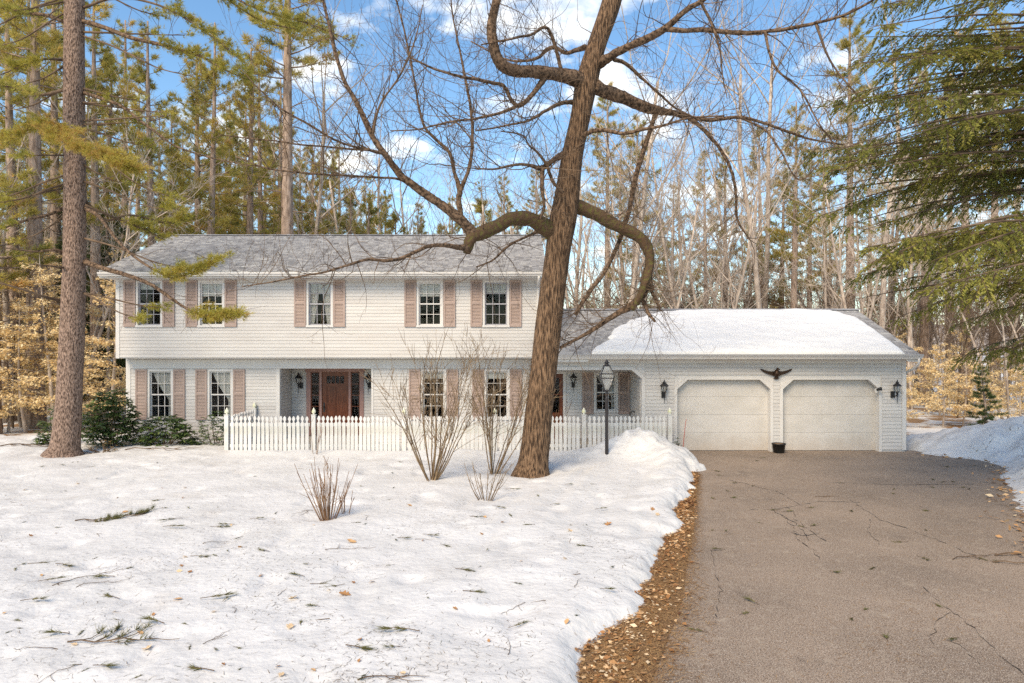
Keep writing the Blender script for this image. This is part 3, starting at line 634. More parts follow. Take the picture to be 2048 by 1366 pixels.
for (ws, Y, drs, sg) in ((UP, YU, ['2', '4', '3T', '4', '3'], (1, 0, 1, 0, 1)), (LO, YL, ['R', 'R', '2', '2'], (0, 0, 0, 0)), (PO, YP, ['R'], (0,))):
    for w_, dr, g_ in zip(ws, drs, sg):
        make_window(w_, Y, dr, grey=bool(g_))
        k = 23.5/F*YU
        for s in (-1, 1): shutter(w_[0]+s*(w_[1]+.012+k/2), Y, k, w_[2]-(.0 if Y != YP else .06), w_[3])

# --- clapboards: the 290 longest are boards of their own, the rest are joined
boards.sort(key=lambda b: -b[0]*(1 if b[1].v[0][1] < 22.5 and abs(b[1].v[0][1]-b[1].v[1][1]) < .01 else .05))
for ln, mb, wall in boards[:290]: sub(mb, 'clapboard', MT['siding'], wall)
rest = MB()
for ln, mb, wall in boards[290:]: rest.add(mb.v, mb.f)
o = hpart(rest, 'clapboards', MT['siding']); o['kind'] = 'stuff'

# --- roofs
def roof(name, x0, x1, ye, ze, yr, zr, yb, zb):
    d = MB()                                             # deck: front and back slopes
    for (ya, za) in ((ye, ze), (yb, zb)): d.add([(x0, ya, za-.05), (x1, ya, za-.05), (x1, yr, zr-.05), (x0, yr, zr-.05), (x0, ya, za-.16), (x1, ya, za-.16), (x1, yr, zr-.16), (x0, yr, zr-.16)],
              [(0, 1, 2, 3), (7, 6, 5, 4), (0, 4, 5, 1), (0, 3, 7, 4), (1, 5, 6, 2)])
    dk = hpart(d, name, MT['trim'])
    Ls = math.hypot(yr-ye, zr-ze); nrm = np.array((0, -(zr-ze), yr-ye))/Ls; dirv = np.array((0, yr-ye, zr-ze))/Ls
    n = int(Ls/.14); v = []; f = []; tn = []
    for i in range(n+1):
        s0 = i*.14-.02; s1 = min(s0+.19, Ls+.01); x = x0-random.random()*.3
        while x < x1:
            wd = random.choice((.07, .10, .13, .17, .22)); a, b_ = max(x, x0), min(x+wd, x1); x += wd
            if b_-a < .01: continue
            th = random.choice((.014, .014, .024)); tt = min(1, max(0, random.gauss(.5, .2)))
            lo0 = np.array((0, ye, ze-.05)) + dirv*(s0+random.uniform(-.008, .008)) ; hi = np.array((0, ye, ze-.05)) + dirv*s1
            k = len(v)
            for (px_, q, hgt) in ((a, lo0, th+.012), (b_, lo0, th+.012), (b_, hi, .004), (a, hi, .004), (a, lo0, 0), (b_, lo0, 0)):
                p = q + nrm*hgt; v.append((px_, p[1], p[2])); tn.append(tt)
            f += [(k, k+1, k+2, k+3), (k+4, k+5, k+1, k), (k+4, k, k+3, k+3), (k+1, k+5, k+2, k+2)]
    quads = [q for q in f if len(set(q)) == 4]
    me = mesh_np('shingles', np.array(v), np.array(quads), False, tn); o = link('shingles', me, MT['shingle']); o.parent = dk; o['kind'] = 'stuff'
    cap = MB(); x = x0
    while x < x1: cap.add([(x, yr-.14, zr-.10+.05), (x+.30, yr-.14, zr-.10+.045), (x+.30, yr, zr-.005), (x, yr, zr), (x+.30, yr+.14, zr-.10), (x, yr+.14, zr-.10)], [(0, 1, 2, 3), (3, 2, 4, 5)], random.random()*.6+.2); x += .29
    me = cap.mesh('ridge_cap'); o = link('ridge_cap', me, MT['shingle']); o.parent = dk; o['kind'] = 'stuff'
    return dk
MRX0, MRX1 = HX0-.26, HX1+.22
mroof = roof('main_roof', MRX0, MRX1, 20.55, 5.27, 25.0, 7.03, 29.4, 5.27)
groof = roof('garage_roof', HX1+.02, GX1+.22, 19.6, 2.80, 23.3, 4.28, 27.0, 2.80)
b = MB(); b.box(MRX0, MRX1, 20.56, YU-.03, 5.02, 5.05); b.box(MRX0+.0, HX0-.02, 20.56, 20.70, 5.05, 5.12); b.box(MRX0+.02, HX0-.02, YU-.03, YU+.3, 5.02, 5.07); hpart(b, 'eave_soffit', MT['trim'])
b = MB(); b.box(HX1+.02, GX1+.22, 19.62, YG-.03, 2.63, 2.66); hpart(b, 'eave_soffit', MT['trim'])
b = MB(); b.box(HX1+.02, GX1+.002, YG-.05, YG-.031, 2.53, 2.63); hpart(b, 'frieze_board', MT['trim'])
b = MB(); b.box(HX0+.1, HX1-.1, YU-.03, YU-.004, 4.985, 5.02); hpart(b, 'frieze_board', MT['trim'])
def gutter(x0, x1, y, z, mat):
    pr = [(0, 0), (0, .10), (-.10, .115), (-.125, .115), (-.125, .095), (-.115, .06), (-.08, .03), (-.075, 0)]
    g_ = MB(); n = len(pr); g_.add([(x0, y+a, z+c) for a, c in pr] + [(x1, y+a, z+c) for a, c in pr], [tuple(range(n)), tuple(range(2*n-1, n-1, -1))] + [(i, (i+1) % n, (i+1) % n+n, i+n) for i in range(n)])
    return hpart(g_, 'gutter', mat)
gutter(MRX0, MRX1, 20.56, 5.06, MT['trim'])
gut = gutter(HX1+.03, GX1+.24, 19.61, 2.66, MT['trim'])
lip = MB(); lip.box(HX1+.03, GX1+.23, 19.47, 19.484, 2.745, 2.782); sub(lip, 'gutter_lip', MT['metal_grey'], gut)
b = MB(); b.tube(smooth_path([(GX1+.13, 19.55, 2.66), (GX1+.13, 19.56, 2.52), (GX1+.10, 19.75, 2.38), (GX1+.06, 20.05, 2.25), (GX1+.055, 20.10, 2.1), (GX1+.055, 20.10, .15)], 3), .036, 8); hpart(b, 'downspout', MT['trim'], smooth=True)
b = MB(); b.tube(smooth_path([(HX1-.02, 20.50, 5.06), (HX1-.02, 20.55, 4.95), (HX1-.03, 20.9, 4.8), (HX1-.03, 20.92, 4.6), (HX1-.03, 20.92, 2.9)], 3), .04, 8); hpart(b, 'downspout', MT['trim'], smooth=True)
for x in (MRX0, MRX1-.03):                              # rake boards
    b = MB(); b.add([(x, 20.56, 5.07), (x, 20.56, 5.23), (x, 25, 6.98), (x, 25, 6.80), (x+.03, 20.56, 5.07), (x+.03, 20.56, 5.23), (x+.03, 25, 6.98), (x+.03, 25, 6.80)], [(0, 3, 2, 1), (4, 5, 6, 7), (0, 1, 5, 4), (1, 2, 6, 5), (2, 3, 7, 6), (3, 0, 4, 7)]); hpart(b, 'rake_board', MT['trim'])
b = MB(); x = GX1+.19; b.add([(x, 19.6, 2.62), (x, 19.6, 2.76), (x, 23.3, 4.23), (x, 23.3, 4.06), (x+.034, 19.6, 2.62), (x+.034, 19.6, 2.76), (x+.034, 23.3, 4.23), (x+.034, 23.3, 4.06)], [(0, 3, 2, 1), (4, 5, 6, 7), (0, 1, 5, 4), (1, 2, 6, 5), (2, 3, 7, 6), (3, 0, 4, 7)]); hpart(b, 'rake_board', MT['trim'])
# --- snow lying on the garage roof
NX, NS = 190, 60; xs = np.linspace(1.2, 11.42, NX); ss = np.linspace(.0, 3.98, NS); Xg, Sg = np.meshgrid(xs, ss)
dirv = np.array((3.7, 1.48))/math.hypot(3.7, 1.48); nrm = np.array((-dirv[1], dirv[0]))
edL = np.interp(Sg, [0, .5, 1.0, 1.6, 2.2, 2.8, 3.3, 3.8, 4], [2.15, 2.32, 2.75, 2.95, 3.3, 3.9, 4.35, 5.2, 6.5]) + .35*(fbm(Sg*2.3, Sg*0+1.5, 101)-.45) + .20*(noise2(Sg*6, Xg*1.5, 103)-.5)
edR = np.interp(Sg, [0, 1, 2.4, 3.0, 3.5, 3.75, 4], [11.02, 11.08, 11.10, 11.02, 10.7, 10.2, 9.0]) + .06*(noise2(Sg*3, Sg*0, 105)-.5)
top = 3.83 + .05*(noise2(Xg*1.5, Xg*0, 107)-.5) - .13*np.clip((6.2-Xg)/1.6, 0, 1)
dd = np.minimum(np.minimum(Xg-edL, edR-Xg), np.minimum(top-Sg, Sg-.0+.07))
dd = np.where(dd > 0, dd, dd)
hgt = np.where(dd > 0, .125*(1-np.exp(-np.maximum(dd, 0)/.07)), np.maximum(dd, -.10)) + np.where(dd > 0, (fbm(Xg*2.5, Sg*5, 109, 3)-.45)*.07 + (fbm(Xg*.8, Sg*1.2, 119, 3)-.45)*.05, 0)*np.clip(dd/.15, 0, 1)
yv = 19.6 + dirv[0]*Sg + nrm[0]*hgt; zv = 2.80-.05+.014 + dirv[1]*Sg + nrm[1]*hgt
v = np.stack((Xg, yv, zv), -1).reshape(-1, 3); i = (np.arange(NS-1)[:, None]*NX + np.arange(NX-1)[None]).ravel()
fr = v[:NX].copy(); fr[:, 2] -= .10; fr[:, 1] += .03; v = np.vstack((v, fr)); k0 = NS*NX; j = np.arange(NX-1)
fs = np.vstack((np.stack((i, i+1, i+NX+1, i+NX), -1), np.stack((k0+j, k0+j+1, j+1, j), -1)))
o = link('roof_snow', mesh_np('roof_snow', v, fs, True), MT['roofsnow']); tag(o, 'thick white blanket of old snow on the garage roof', 'snow', kind='stuff')

# ------------------------------------------------------------------ wall lanterns
def wall_lantern(px, py, Y, h, label, off=.0):
    e = empty('wall_lantern', (XY(px, Y), Y-.027, ZY(py, Y)), label=label, cat='lantern', group='black wall lanterns on the house'); s = h/.66
    def p(mb, n, m, sm=False):
        mb.v = [tuple(c*s for c in q) for q in mb.v]; o = mb.build(n, m, e, sm); return o
    b = MB(); b.box(-.055+off, .055+off, -.03, .0, -.17, .02); p(b, 'backplate', MT['black'])
    b = MB(); b.tube(smooth_path([(off, -.02, -.10), (off*.5, -.09, -.12), (0, -.14, -.06), (0, -.14, -.01)], 4), .014, 6); p(b, 'arm', MT['black'], True)
    b = MB(); b.lathe([(.004, -.33), (.010, -.25), (.012, -.15), (.03, -.02), (.045, .0)], 8, (0, -.14, .0)); p(b, 'tail', MT['black'], True)
    b = MB(); b.lathe([(.045, .0), (.055, .012), (.03, .02)], 6, (0, -.14, 0)); p(b, 'collar', MT['black']); b = MB(); b.lathe([(.085, .165), (.13, .165), (.125, .18), (.075, .235), (.05, .25), (.055, .262), (.03, .30), (.012, .315), (.016, .33), (.004, .36)], 6, (0, -.14, 0)); p(b, 'cap', MT['black'])
    b = MB()
    for k in range(6):
        a = 2*math.pi*k/6; b.tube([(.05*math.cos(a), -.14+.05*math.sin(a), .01), (.095*math.cos(a), -.14+.095*math.sin(a), .168)], .0075, 4)
    p(b, 'cage', MT['black'])
    b = MB(); b.lathe([(.046, .012), (.09, .165)], 6, (0, -.14, 0), capt=False); p(b, 'glass', MT['lamp_glass'])
    b = MB(); b.lathe([(.008, .01), (.011, .04), (.02, .065), (.018, .09), (.004, .115)], 8, (0, -.14, 0)); p(b, 'bulb', MT['shade'], True)
    return e
wall_lantern(600, 766.5, YA, .66, 'black wall lantern to the left of the wooden front door', .06)
wall_lantern(738.5, 766.5, YA, .66, 'black wall lantern right of the front door behind the bare shrub', .06)
wall_lantern(1146, 765, YP, .60, 'black wall lantern on the shaded porch wall by the porch window')
wall_lantern(1326, 783.5, YG, .66, 'black wall lantern on siding between porch and left garage door')
wall_lantern(1788, 783.5, YG, .66, 'black wall lantern on the far right garage corner under the downspout elbow', -.06)

# ------------------------------------------------------------------ picket fence
YF = 19.3
fence = empty('picket_fence', (XY(453, YF), YF, 0), label='white weathered picket fence with finial posts across the front of the house', cat='fence')
F0 = Vector(fence.location)
def picket_mesh(h, wd, th=.02):
    hw = wd/2; n = hw*.42
    pr = [(-hw, 0), (hw, 0), (hw, h-.20), (n*1.15, h-.165), (n, h-.15), (n*1.3, h-.13), (hw*.98, h-.095), (hw*.86, h-.055), (hw*.45, h-.018), (0, h), (-hw*.45, h-.018), (-hw*.86, h-.055), (-hw*.98, h-.095), (-n*1.3, h-.13), (-n, h-.15), (-n*1.15, h-.165), (-hw, h-.20)]
    b = MB(); b.prism(pr, -th, 0); return b.mesh('picket')
pm = [picket_mesh(1.09+d, w_) for d, w_ in ((0, .088), (.008, .086), (-.006, .090))]
for m_ in pm: m_.materials.append(MT['fence'])
zb = .0
def post(x, y, hgt=1.10, fh=.20):
    b = MB(); b.box(-.055, .055, -.055, .055, -.1, hgt); b.box(-.065, .065, -.065, .065, hgt, hgt+.02)
    o = b.build('post', MT['fence'], fence); o.location = Vector((x, y, zb))-F0
    f_ = MB(); f_.lathe([(.035, .02), (.028, .045), (.055, .07), (.060, .10), (.045, .14), (.018, .185), (.003, .215)], 10, (0, 0, hgt)); q = f_.build('finial', MT['moss_paint'], o, True)
def run(p0, p1, sp, skip=.06, facing=0):
    p0 = Vector(p0); p1 = Vector(p1); d = p1-p0; Ln = d.length; d /= Ln; n = int((Ln-2*skip)/sp)
    ang = math.atan2(d.y, d.x)
    for k in range(n+1):
        s = skip + (Ln-2*skip)*(k+.5)/(n+1); q = p0+d*s
        o = link('picket', random.choice(pm), None, fence); o.location = Vector((q.x, q.y, zb+random.uniform(-.012, .008)))-F0
        o.rotation_euler = (random.gauss(0, .006), random.gauss(0, .007), ang)
    for z in (.22, .80):
        b = MB(); b.box(.05, Ln-.05, .003, .04, z, z+.085); r = b.build('rail', MT['fence'], fence); r.location = Vector((p0.x, p0.y, zb))-F0; r.rotation_euler = (0, 0, ang)
fx = [XY(p, YF) for p in (453, 627, 808, 990, 1168, 1340)]
for x in fx: post(x, YF+.03)
for a, b_, sp in zip(fx, fx[1:], (.1275, .1185, .1185, .122, .120)): run((a+.05, YF-.02, 0), (b_-.05, YF-.02, 0), sp)
post(fx[0], 21.40); run((fx[0], YF+.09, 0), (fx[0], 21.34, 0), .13)

# ------------------------------------------------------------------ lamp post
LX, LY = XY(1213.5, 17.7), 17.7
lamp = empty('lamp_post', (LX, LY, 0), label='black post lantern with tapered clear glass standing in the snow by the fence', cat='lamp post')
b = MB(); b.lathe([(.046, -.1), (.044, 1.66), (.05, 1.68), (.036, 1.70), (.036, 1.78), (.055, 1.80), (.03, 1.83), (.05, 1.86), (.085, 1.875), (.085, 1.885)], 14); b.build('post', MT['postblack'], lamp, True)
z0, z1, z2, z3, z4 = 1.885, 2.19, 2.30, 2.50, 2.53
b = MB(); s2 = math.sqrt(2)
for k in range(4):
    a = math.pi/4+k*math.pi/2; c, s = math.cos(a), math.sin(a); c2, s2_ = math.cos(a+math.pi/2), math.sin(a+math.pi/2)
    for (ra, za, rb, zb_) in ((.075, z0, .215, z1), (.215, z1, .225, z2), (.225, z2, .095, z3)): b.tube([(ra*c, ra*s, za), (rb*c, rb*s, zb_)], .011, 4)
    for (r, z) in ((.215, z1), (.228, z2), (.095, z3), (.075, z0)): b.tube([(r*c, r*s, z), (r*c2, r*s2_, z)], .011, 4)
b.build('frame', MT['postblack'], lamp)
b = MB(); b.lathe([(.073, z0), (.213, z1), (.222, z2), (.093, z3)], 4, rot=math.pi/4, capt=False); b.build('glass', MT['lamp_glass'], lamp)
b = MB(); b.lathe([(.10, z3), (.10, z3+.012), (.05, z3+.02), (.045, z3+.07), (.075, z3+.08), (.07, z3+.09), (.03, z3+.115), (.035, z3+.13), (.02, z3+.15), (.003, z3+.165)], 12); b.build('cap', MT['postblack'], lamp, True)
b = MB(); b.lathe([(.02, 1.885), (.022, 1.96), (.03, 1.97), (.032, 2.06), (.012, 2.12), (.003, 2.14)], 10); b.build('bulb', MT['shade'], lamp, True)

# ------------------------------------------------------------------ eagle, planter, floodlight, stake
eg = empty('eagle_ornament', (XY(1551, YG), YG-.027, ZY(748, YG)), label='dark metal spread-winged eagle ornament above the pier between garage doors', cat='ornament')
b = MB(); b.tube(smooth_path([(0, -.06, .115), (0, -.075, .06), (0, -.07, .0), (0, -.05, -.07)], 4), smooth_path([(.045, 0, 0), (.075, 0, 0), (.085, 0, 0), (.05, 0, 0)], 4)[:, 0], 10); b.lathe([(.01, .0), (.035, .02), (.04, .05), (.02, .075), (.003, .08)], 10, (.02, -.075, .10)); b.bar((.05, -.08, .145), (.085, -.085, .125), .018, .02); b.build('body', MT['brass'], eg, True)
for s in (-1, 1):
    b = MB(); pr = [(.03, .085), (.13, .07), (.24, .085), (.34, .115), (.44, .155), (.445, .13), (.40, .085), (.33, .04), (.25, .005), (.17, -.02), (.10, -.045), (.04, -.06)]
    pr = [(s*x, z) for x, z in pr]; b.prism(pr if s < 0 else pr[::-1], -.045, -.012)
    for k in range(6): x = .09+.055*k; b.bar((s*x, -.05, .06+.014*k), (s*(x+.04), -.048, -.035+.025*k), .012, .012)
    b.build('wing', MT['brass'], eg)
b = MB(); b.prism([(-.03, -.06), (-.075, -.13), (-.03, -.145), (0, -.15), (.03, -.145), (.075, -.13), (.03, -.06)], -.05, -.012); b.build('tail', MT['brass'], eg)
pot = empty('planter_bucket', (XY(1557.5, 19.75), 19.75, 0.0), label='black plastic planter tub with dry soil on driveway between the garage doors', cat='planter')
b = MB(); b.lathe([(.135, 0), (.15, .02), (.175, .23), (.195, .235), (.195, .27), (.178, .27), (.17, .235)], 20); b.build('tub', MT['pot'], pot, True)
b = MB(); b.lathe([(.0, .255), (.10, .265), (.172, .245)], 16, capt=False); b.build('soil', MT['soil'], pot, True)
cam_ = empty('floodlight', (XY(1752, YG), YG-.03, ZY(781, YG)), label='small white and black security floodlight on the right garage door frame', cat='floodlight')
b = MB(); b.box(-.07, .02, -.05, .0, -.05, .06); b.build('base', MT['trim'], cam_)
b = MB(); b.tube([(-.01, -.05, .02), (.02, -.12, .05), (.05, -.16, .06)], [.03, .045, .055], 10); b.build('head', MT['black'], cam_, True)
sk = MB(); sk.tube([P(1366, 896, 19.5), P(1371, 845, 19.5), P(1373, 838, 19.5)], [.010, .008, .006], 5); tag(sk.build('driveway_marker', MT['red_stake']), 'thin red driveway marker stake before the left garage door', 'stake')
hk = MB(); c0 = P(1266, 835, 21.0); hk.tube(smooth_path([c0+np.array((-.10, 0, -.75)), c0+np.array((-.10, 0, 0)), c0+np.array((-.06, 0, .15)), c0+np.array((0, 0, .19)), c0+np.array((.06, 0, .15)), c0+np.array((.11, 0, 0)), c0+np.array((.12, 0, -.75))], 4), .018, 6)
tag(hk.build('garden_hoop', MT['black'], smooth=True), 'black arched metal hoop on the porch behind the fence', 'hoop')

# ------------------------------------------------------------------ vegetation helpers
def unit(a): return a/(np.linalg.norm(a, axis=-1, keepdims=True)+1e-9)
def leaf_quads(c, d, n, ln, wd, tone):
    """diamond leaves: base c, direction d, face normal n"""
    s = unit(np.cross(d, n)); ln = np.asarray(ln)[:, None]; wd = np.asarray(wd)[:, None]
    n2 = unit(np.cross(s, d))
    v = np.stack((c, c+d*ln*.45+s*wd*.5+n2*ln*.04, c+d*ln-n2*ln*.06, c+d*ln*.45-s*wd*.5+n2*ln*.04), 1).reshape(-1, 3)
    i = np.arange(len(c))*4; return v, np.stack((i, i+1, i+2, i+3), -1), np.repeat(tone, 4)
def tufts(c, ax, k, ln, wd, spread, tone, r=rng):
    """needle tufts: k thin triangles fanning about axis ax from each centre"""
    m = len(c); ax = unit(ax)
    d = unit(ax[:, None, :] + spread*r.normal(size=(m, k, 3))).reshape(-1, 3)
    cc = np.repeat(c, k, 0) + d*(np.repeat(ln, k)*.08)[:, None]
    s = unit(np.cross(d, r.normal(size=d.shape))); L_ = (np.repeat(ln, k)*r.uniform(.7, 1.15, m*k))[:, None]; W_ = (np.repeat(wd, k))[:, None]*.5
    v = np.stack((cc-s*W_, cc+s*W_, cc+d*L_), 1).reshape(-1, 3)
    i = np.arange(m*k)*3
    return v, np.stack((i, i+1, i+2), -1), np.repeat(np.clip(np.repeat(tone, k)+r.normal(0, .07, m*k), 0, 1), 3)
def join(parts):
    vs, fs, ts = [], [], []; b = 0
    for v, f, t in parts: vs.append(v); fs.append(f+b); ts.append(t); b += len(v)
    return np.vstack(vs), np.vstack(fs), np.concatenate(ts)

# ------------------------------------------------------------------ distant trees: prototypes
def pine_proto(seed, H, cb, rad, sparse=1.0, tilt=0.0, two=False, needle='needle_far', droop=.0):
    r = np.random.default_rng(seed); random.seed(seed)
    wob = r.normal(0, .10, 2); tr = MB()
    def axis(z): t = z/H; return np.array((wob[0]*math.sin(t*5)+tilt*t*t*H, wob[1]*math.sin(t*4+1), z))
    zs_ = np.linspace(-.3, H, 14); r0 = .11+H*.0105
    tr.tube([axis(z) for z in zs_], [r0*(1-.9*max(0, z)/H)+.012 + (.08 if z < .1 else 0) for z in zs_], 8)
    if two: tr.tube([axis(H*.3), axis(H*.36)+np.array((.6, .1, 0)), axis(H*.6)+np.array((.95, .2, 0)), axis(H*.92)+np.array((1.0, .2, 0))], [r0*.6, r0*.5, r0*.35, .03], 6)
    C, A, T = [], [], []
    z = .10*H
    while z < cb*H:                                       # dead lower branches
        for _ in range(r.integers(1, 4)):
            a = r.uniform(0, 6.283); l_ = r.uniform(.5, 2.6); d = np.array((math.cos(a), math.sin(a), r.uniform(-.25, .3))); p = axis(z)
            tr.tube([p, p+d*l_*.5+(0, 0, .05), p+d*l_+(0, 0, r.uniform(-.3, .1))], [.028, .018, .007], 3)
            for q in range(2): e = p+d*l_*r.uniform(.4, .9); tr.tube([e, e+r.normal(0, .35, 3)], [.010, .004], 3)
        z += r.uniform(.35, .8)
    z = cb*H
    while z < H-.25:
        t = (z-cb*H)/(H-cb*H)
        for _ in range(r.integers(3, 6)):
            if r.random() > sparse*.92: continue
            a = r.uniform(0, 6.283); l_ = rad*((1-t)**.75*(.55+.45*min(1, t/.2))+.08)*r.uniform(.5, 1.15)
            up = .10+.55*t-droop; d = np.array((math.cos(a), math.sin(a), 0.)); p = axis(z)
            n = 5; us = np.linspace(0, 1, n); pts = np.array([p+d*l_*u+np.array((0, 0, l_*(up*u+.10*u*u*(1-2*droop)-.04*math.sin(u*3)))) for u in us])
            tr.tube(pts, np.linspace(.020+.012*l_, .006, n), 3)
            side = np.array((-d[1], d[0], 0))
            m = int(7+l_*16)
            u = r.uniform(.22, 1.0, m)**.8; base = np.array([np.interp(u, us, pts[:, k]) for k in range(3)]).T
            off = r.uniform(-1, 1, m)*l_*.34*(1.12-u)
            c = base+side*off[:, None]+d*np.abs(off)[:, None]*.45+np.stack((0*u, 0*u, r.uniform(-.05, .16, m)-droop*np.abs(off)), -1)
            C.append(c); A.append(d*.6+side*(np.sign(off)*.4)[:, None]+np.array((0, 0, .55-droop))+r.normal(0, .25, (m, 3))); T.append(np.clip(r.normal(.42, .17)+r.normal(0, .13, m)-.0*u, 0, 1))
        z += r.uniform(.38, .62)
    C = np.vstack(C); A = np.vstack(A); T = np.concatenate(T); m = len(C)
    v, f, t = tufts(C, A, 10, r.uniform(.22, .42, m), np.full(m, .030), .62, T, r)
    return tr.mesh('trunk', True), mesh_np('crown', v, f, False, t), 'bark_far', needle

def bare_proto(seed, H, r0, forks=1, fine=1.0, lean=.05, mat='bark_grey'):
    r = np.random.default_rng(seed); random.seed(seed); tr = MB(); cr = MB()
    def grow(p, d, l_, rad, lvl, mb):
        n = 5 if lvl < 2 else 4; pts = [p]; q = p.copy(); dd = d.copy()
        for i in range(n-1):
            dd = unit(dd+r.normal(0, .10+.05*lvl, 3)+np.array((0, 0, .07 if lvl else .0))); q = q+dd*l_/(n-1); pts.append(q.copy())
        pts = np.array(pts); tr_ = tr if lvl == 0 else cr
        tr_.tube(pts, np.linspace(rad, rad*.42 if lvl < 3 else .004, n), 7 if lvl == 0 else (4 if lvl == 1 else 3), cap=lvl == 0)
        if lvl >= 3: return
        k = int((9, 6, 5)[lvl]*fine+r.integers(0, 3)); a0 = r.uniform(0, 6.28)
        for j in range(k):
            u = r.uniform(.35 if lvl == 0 else .2, 1.0) if j else 1.0
            b = np.array([np.interp(u*(n-1), range(n), pts[:, c]) for c in range(3)])
            a = a0+j*2.4; perp = unit(np.cross(dd, np.array((math.cos(a), math.sin(a), .3)))); ang = r.uniform(.45, .95) if j else .2
            nd = unit(dd*math.cos(ang)+perp*math.sin(ang)); rr = max(.006, rad*(1-.6*u)*r.uniform(.35, .6)); grow(b, nd, l_*r.uniform(.28, .5)*(1.15-.35*u if lvl == 0 else 1), rr, lvl+1, mb)
    for k in range(forks):
        a = r.uniform(0, 6.28); grow(np.array((.18*k*math.cos(a), .18*k*math.sin(a), -.3)), unit(np.array((math.cos(a)*(lean+.16*(forks > 1)), math.sin(a)*(lean+.16*(forks > 1)), 1.))), H*r.uniform(.8, 1), r0*(1 if k == 0 else .75), 0, tr)
    return tr.mesh('trunk', True), cr.mesh('branches'), mat, mat

def beech_proto(seed, H, rad, n_br=34):
    r = np.random.default_rng(seed); random.seed(seed); tr = MB(); zs_ = np.linspace(-.2, H, 7); w_ = r.normal(0, .12, 2)
    ax = lambda z: np.array((w_[0]*z*.4+.1*math.sin(z), w_[1]*z*.4, z)); tr.tube([ax(z) for z in zs_], np.linspace(.012*H+.015, .008, 7), 6)
    C, D = [], []
    for k in range(n_br):
        z = H*r.uniform(.12, .97); a = r.uniform(0, 6.283); l_ = rad*(1.05-z/H*.75)*r.uniform(.5, 1.1); d = np.array((math.cos(a), math.sin(a), r.uniform(.0, .32))); p = ax(z)
        pts = np.array([p, p+d*l_*.5+(0, 0, .06), p+d*l_+(0, 0, .02)]); tr.tube(pts, [.016, .010, .004], 3); side = np.array((-d[1], d[0], 0))
        m = int(22+l_*42); u = r.uniform(.2, 1.05, m); off = r.normal(0, .20, m)*l_*.8*(1.2-u)
        C.append(p+d*(u*l_)[:, None]+side*off[:, None]+np.stack((0*u, 0*u, r.normal(0, .05, m)), -1)); D.append(d+side*(np.sign(off)*.7)[:, None]+r.normal(0, .5, (m, 3))+np.array((0, 0, -.45)))
    C = np.vstack(C); D = unit(np.vstack(D)); m = len(C)
    v, f, t = leaf_quads(C, D, unit(np.array((0, -.25, 1.))+r.normal(0, .45, (m, 3))), r.uniform(.08, .15, m), r.uniform(.05, .085, m), np.clip(r.normal(.58, .22, m), 0, 1))
    return tr.mesh('trunk', True), mesh_np('leaves', v, f, False, t), 'bark_grey', 'beech'

protos = {
    'p0': pine_proto(1, 21, .40, 2.9, .72), 'p1': pine_proto(2, 24, .36, 3.1, .66), 'p2': pine_proto(3, 18, .32, 2.6, .72, two=True), 'p3': pine_proto(4, 26, .50, 3.3, .62),
    'p4': pine_proto(5, 15, .28, 2.4, .75), 'p5': pine_proto(6, 11, .20, 2.0, .8), 'p6': pine_proto(7, 25, .58, 2.9, .62), 'p7': pine_proto(10, 23, .45, 2.4, .55),
    'f0': pine_proto(8, 9, .06, 2.2, 1.0, needle='fir', droop=.25), 'f1': pine_proto(9, 12, .08, 2.5, 1.0, needle='fir', droop=.22),
    'b0': bare_proto(11, 16, .15), 'b1': bare_proto(12, 19, .19, 1, 1.1), 'b2': bare_proto(13, 13, .11, 2), 'b3': bare_proto(14, 15, .14, 3, .8), 'b4': bare_proto(15, 9, .06, 2, 1.1), 'b5': bare_proto(16, 6, .04, 3, 1.2, mat='twig'),
    'y0': beech_proto(21, 4.5, 1.9, 40), 'y1': beech_proto(22, 6.5, 2.2, 54), 'y2': beech_proto(23, 3.0, 1.5, 28), 'y3': beech_proto(24, 8.5, 2.4, 60),
}
NAMES = {'p': ('pine_tree', 'pine'), 'f': ('fir_tree', 'fir'), 'b': ('bare_tree', 'tree'), 'y': ('beech_sapling', 'beech')}
GROUPS = {}
def tree(key, px, Y, s=1.0, label='', group='', X=None):
    tm, cm_, bm_, fm_ = protos[key]; nm, cat = NAMES[key[0]]; x = XY(px, Y) if X is None else X
    e = empty(nm, (x, Y, -.1 if Y < 60 else -.1+.012*(Y-60)), label=label, cat=cat, group=group); e.scale = (s, s, s*random.uniform(.96, 1.04)); e.rotation_euler = (0, 0, random.uniform(0, 6.28))
    GROUPS.setdefault(group, []).append((px, e))
    link('trunk', tm, MT[bm_], e); link('leaves' if key[0] == 'y' else ('branches' if key[0] == 'b' else 'crown'), cm_, MT[fm_], e)
    return e
random.seed(3)
LB, GB = 'tall pine standing in the woods behind the main house roof', 'pines behind the house'
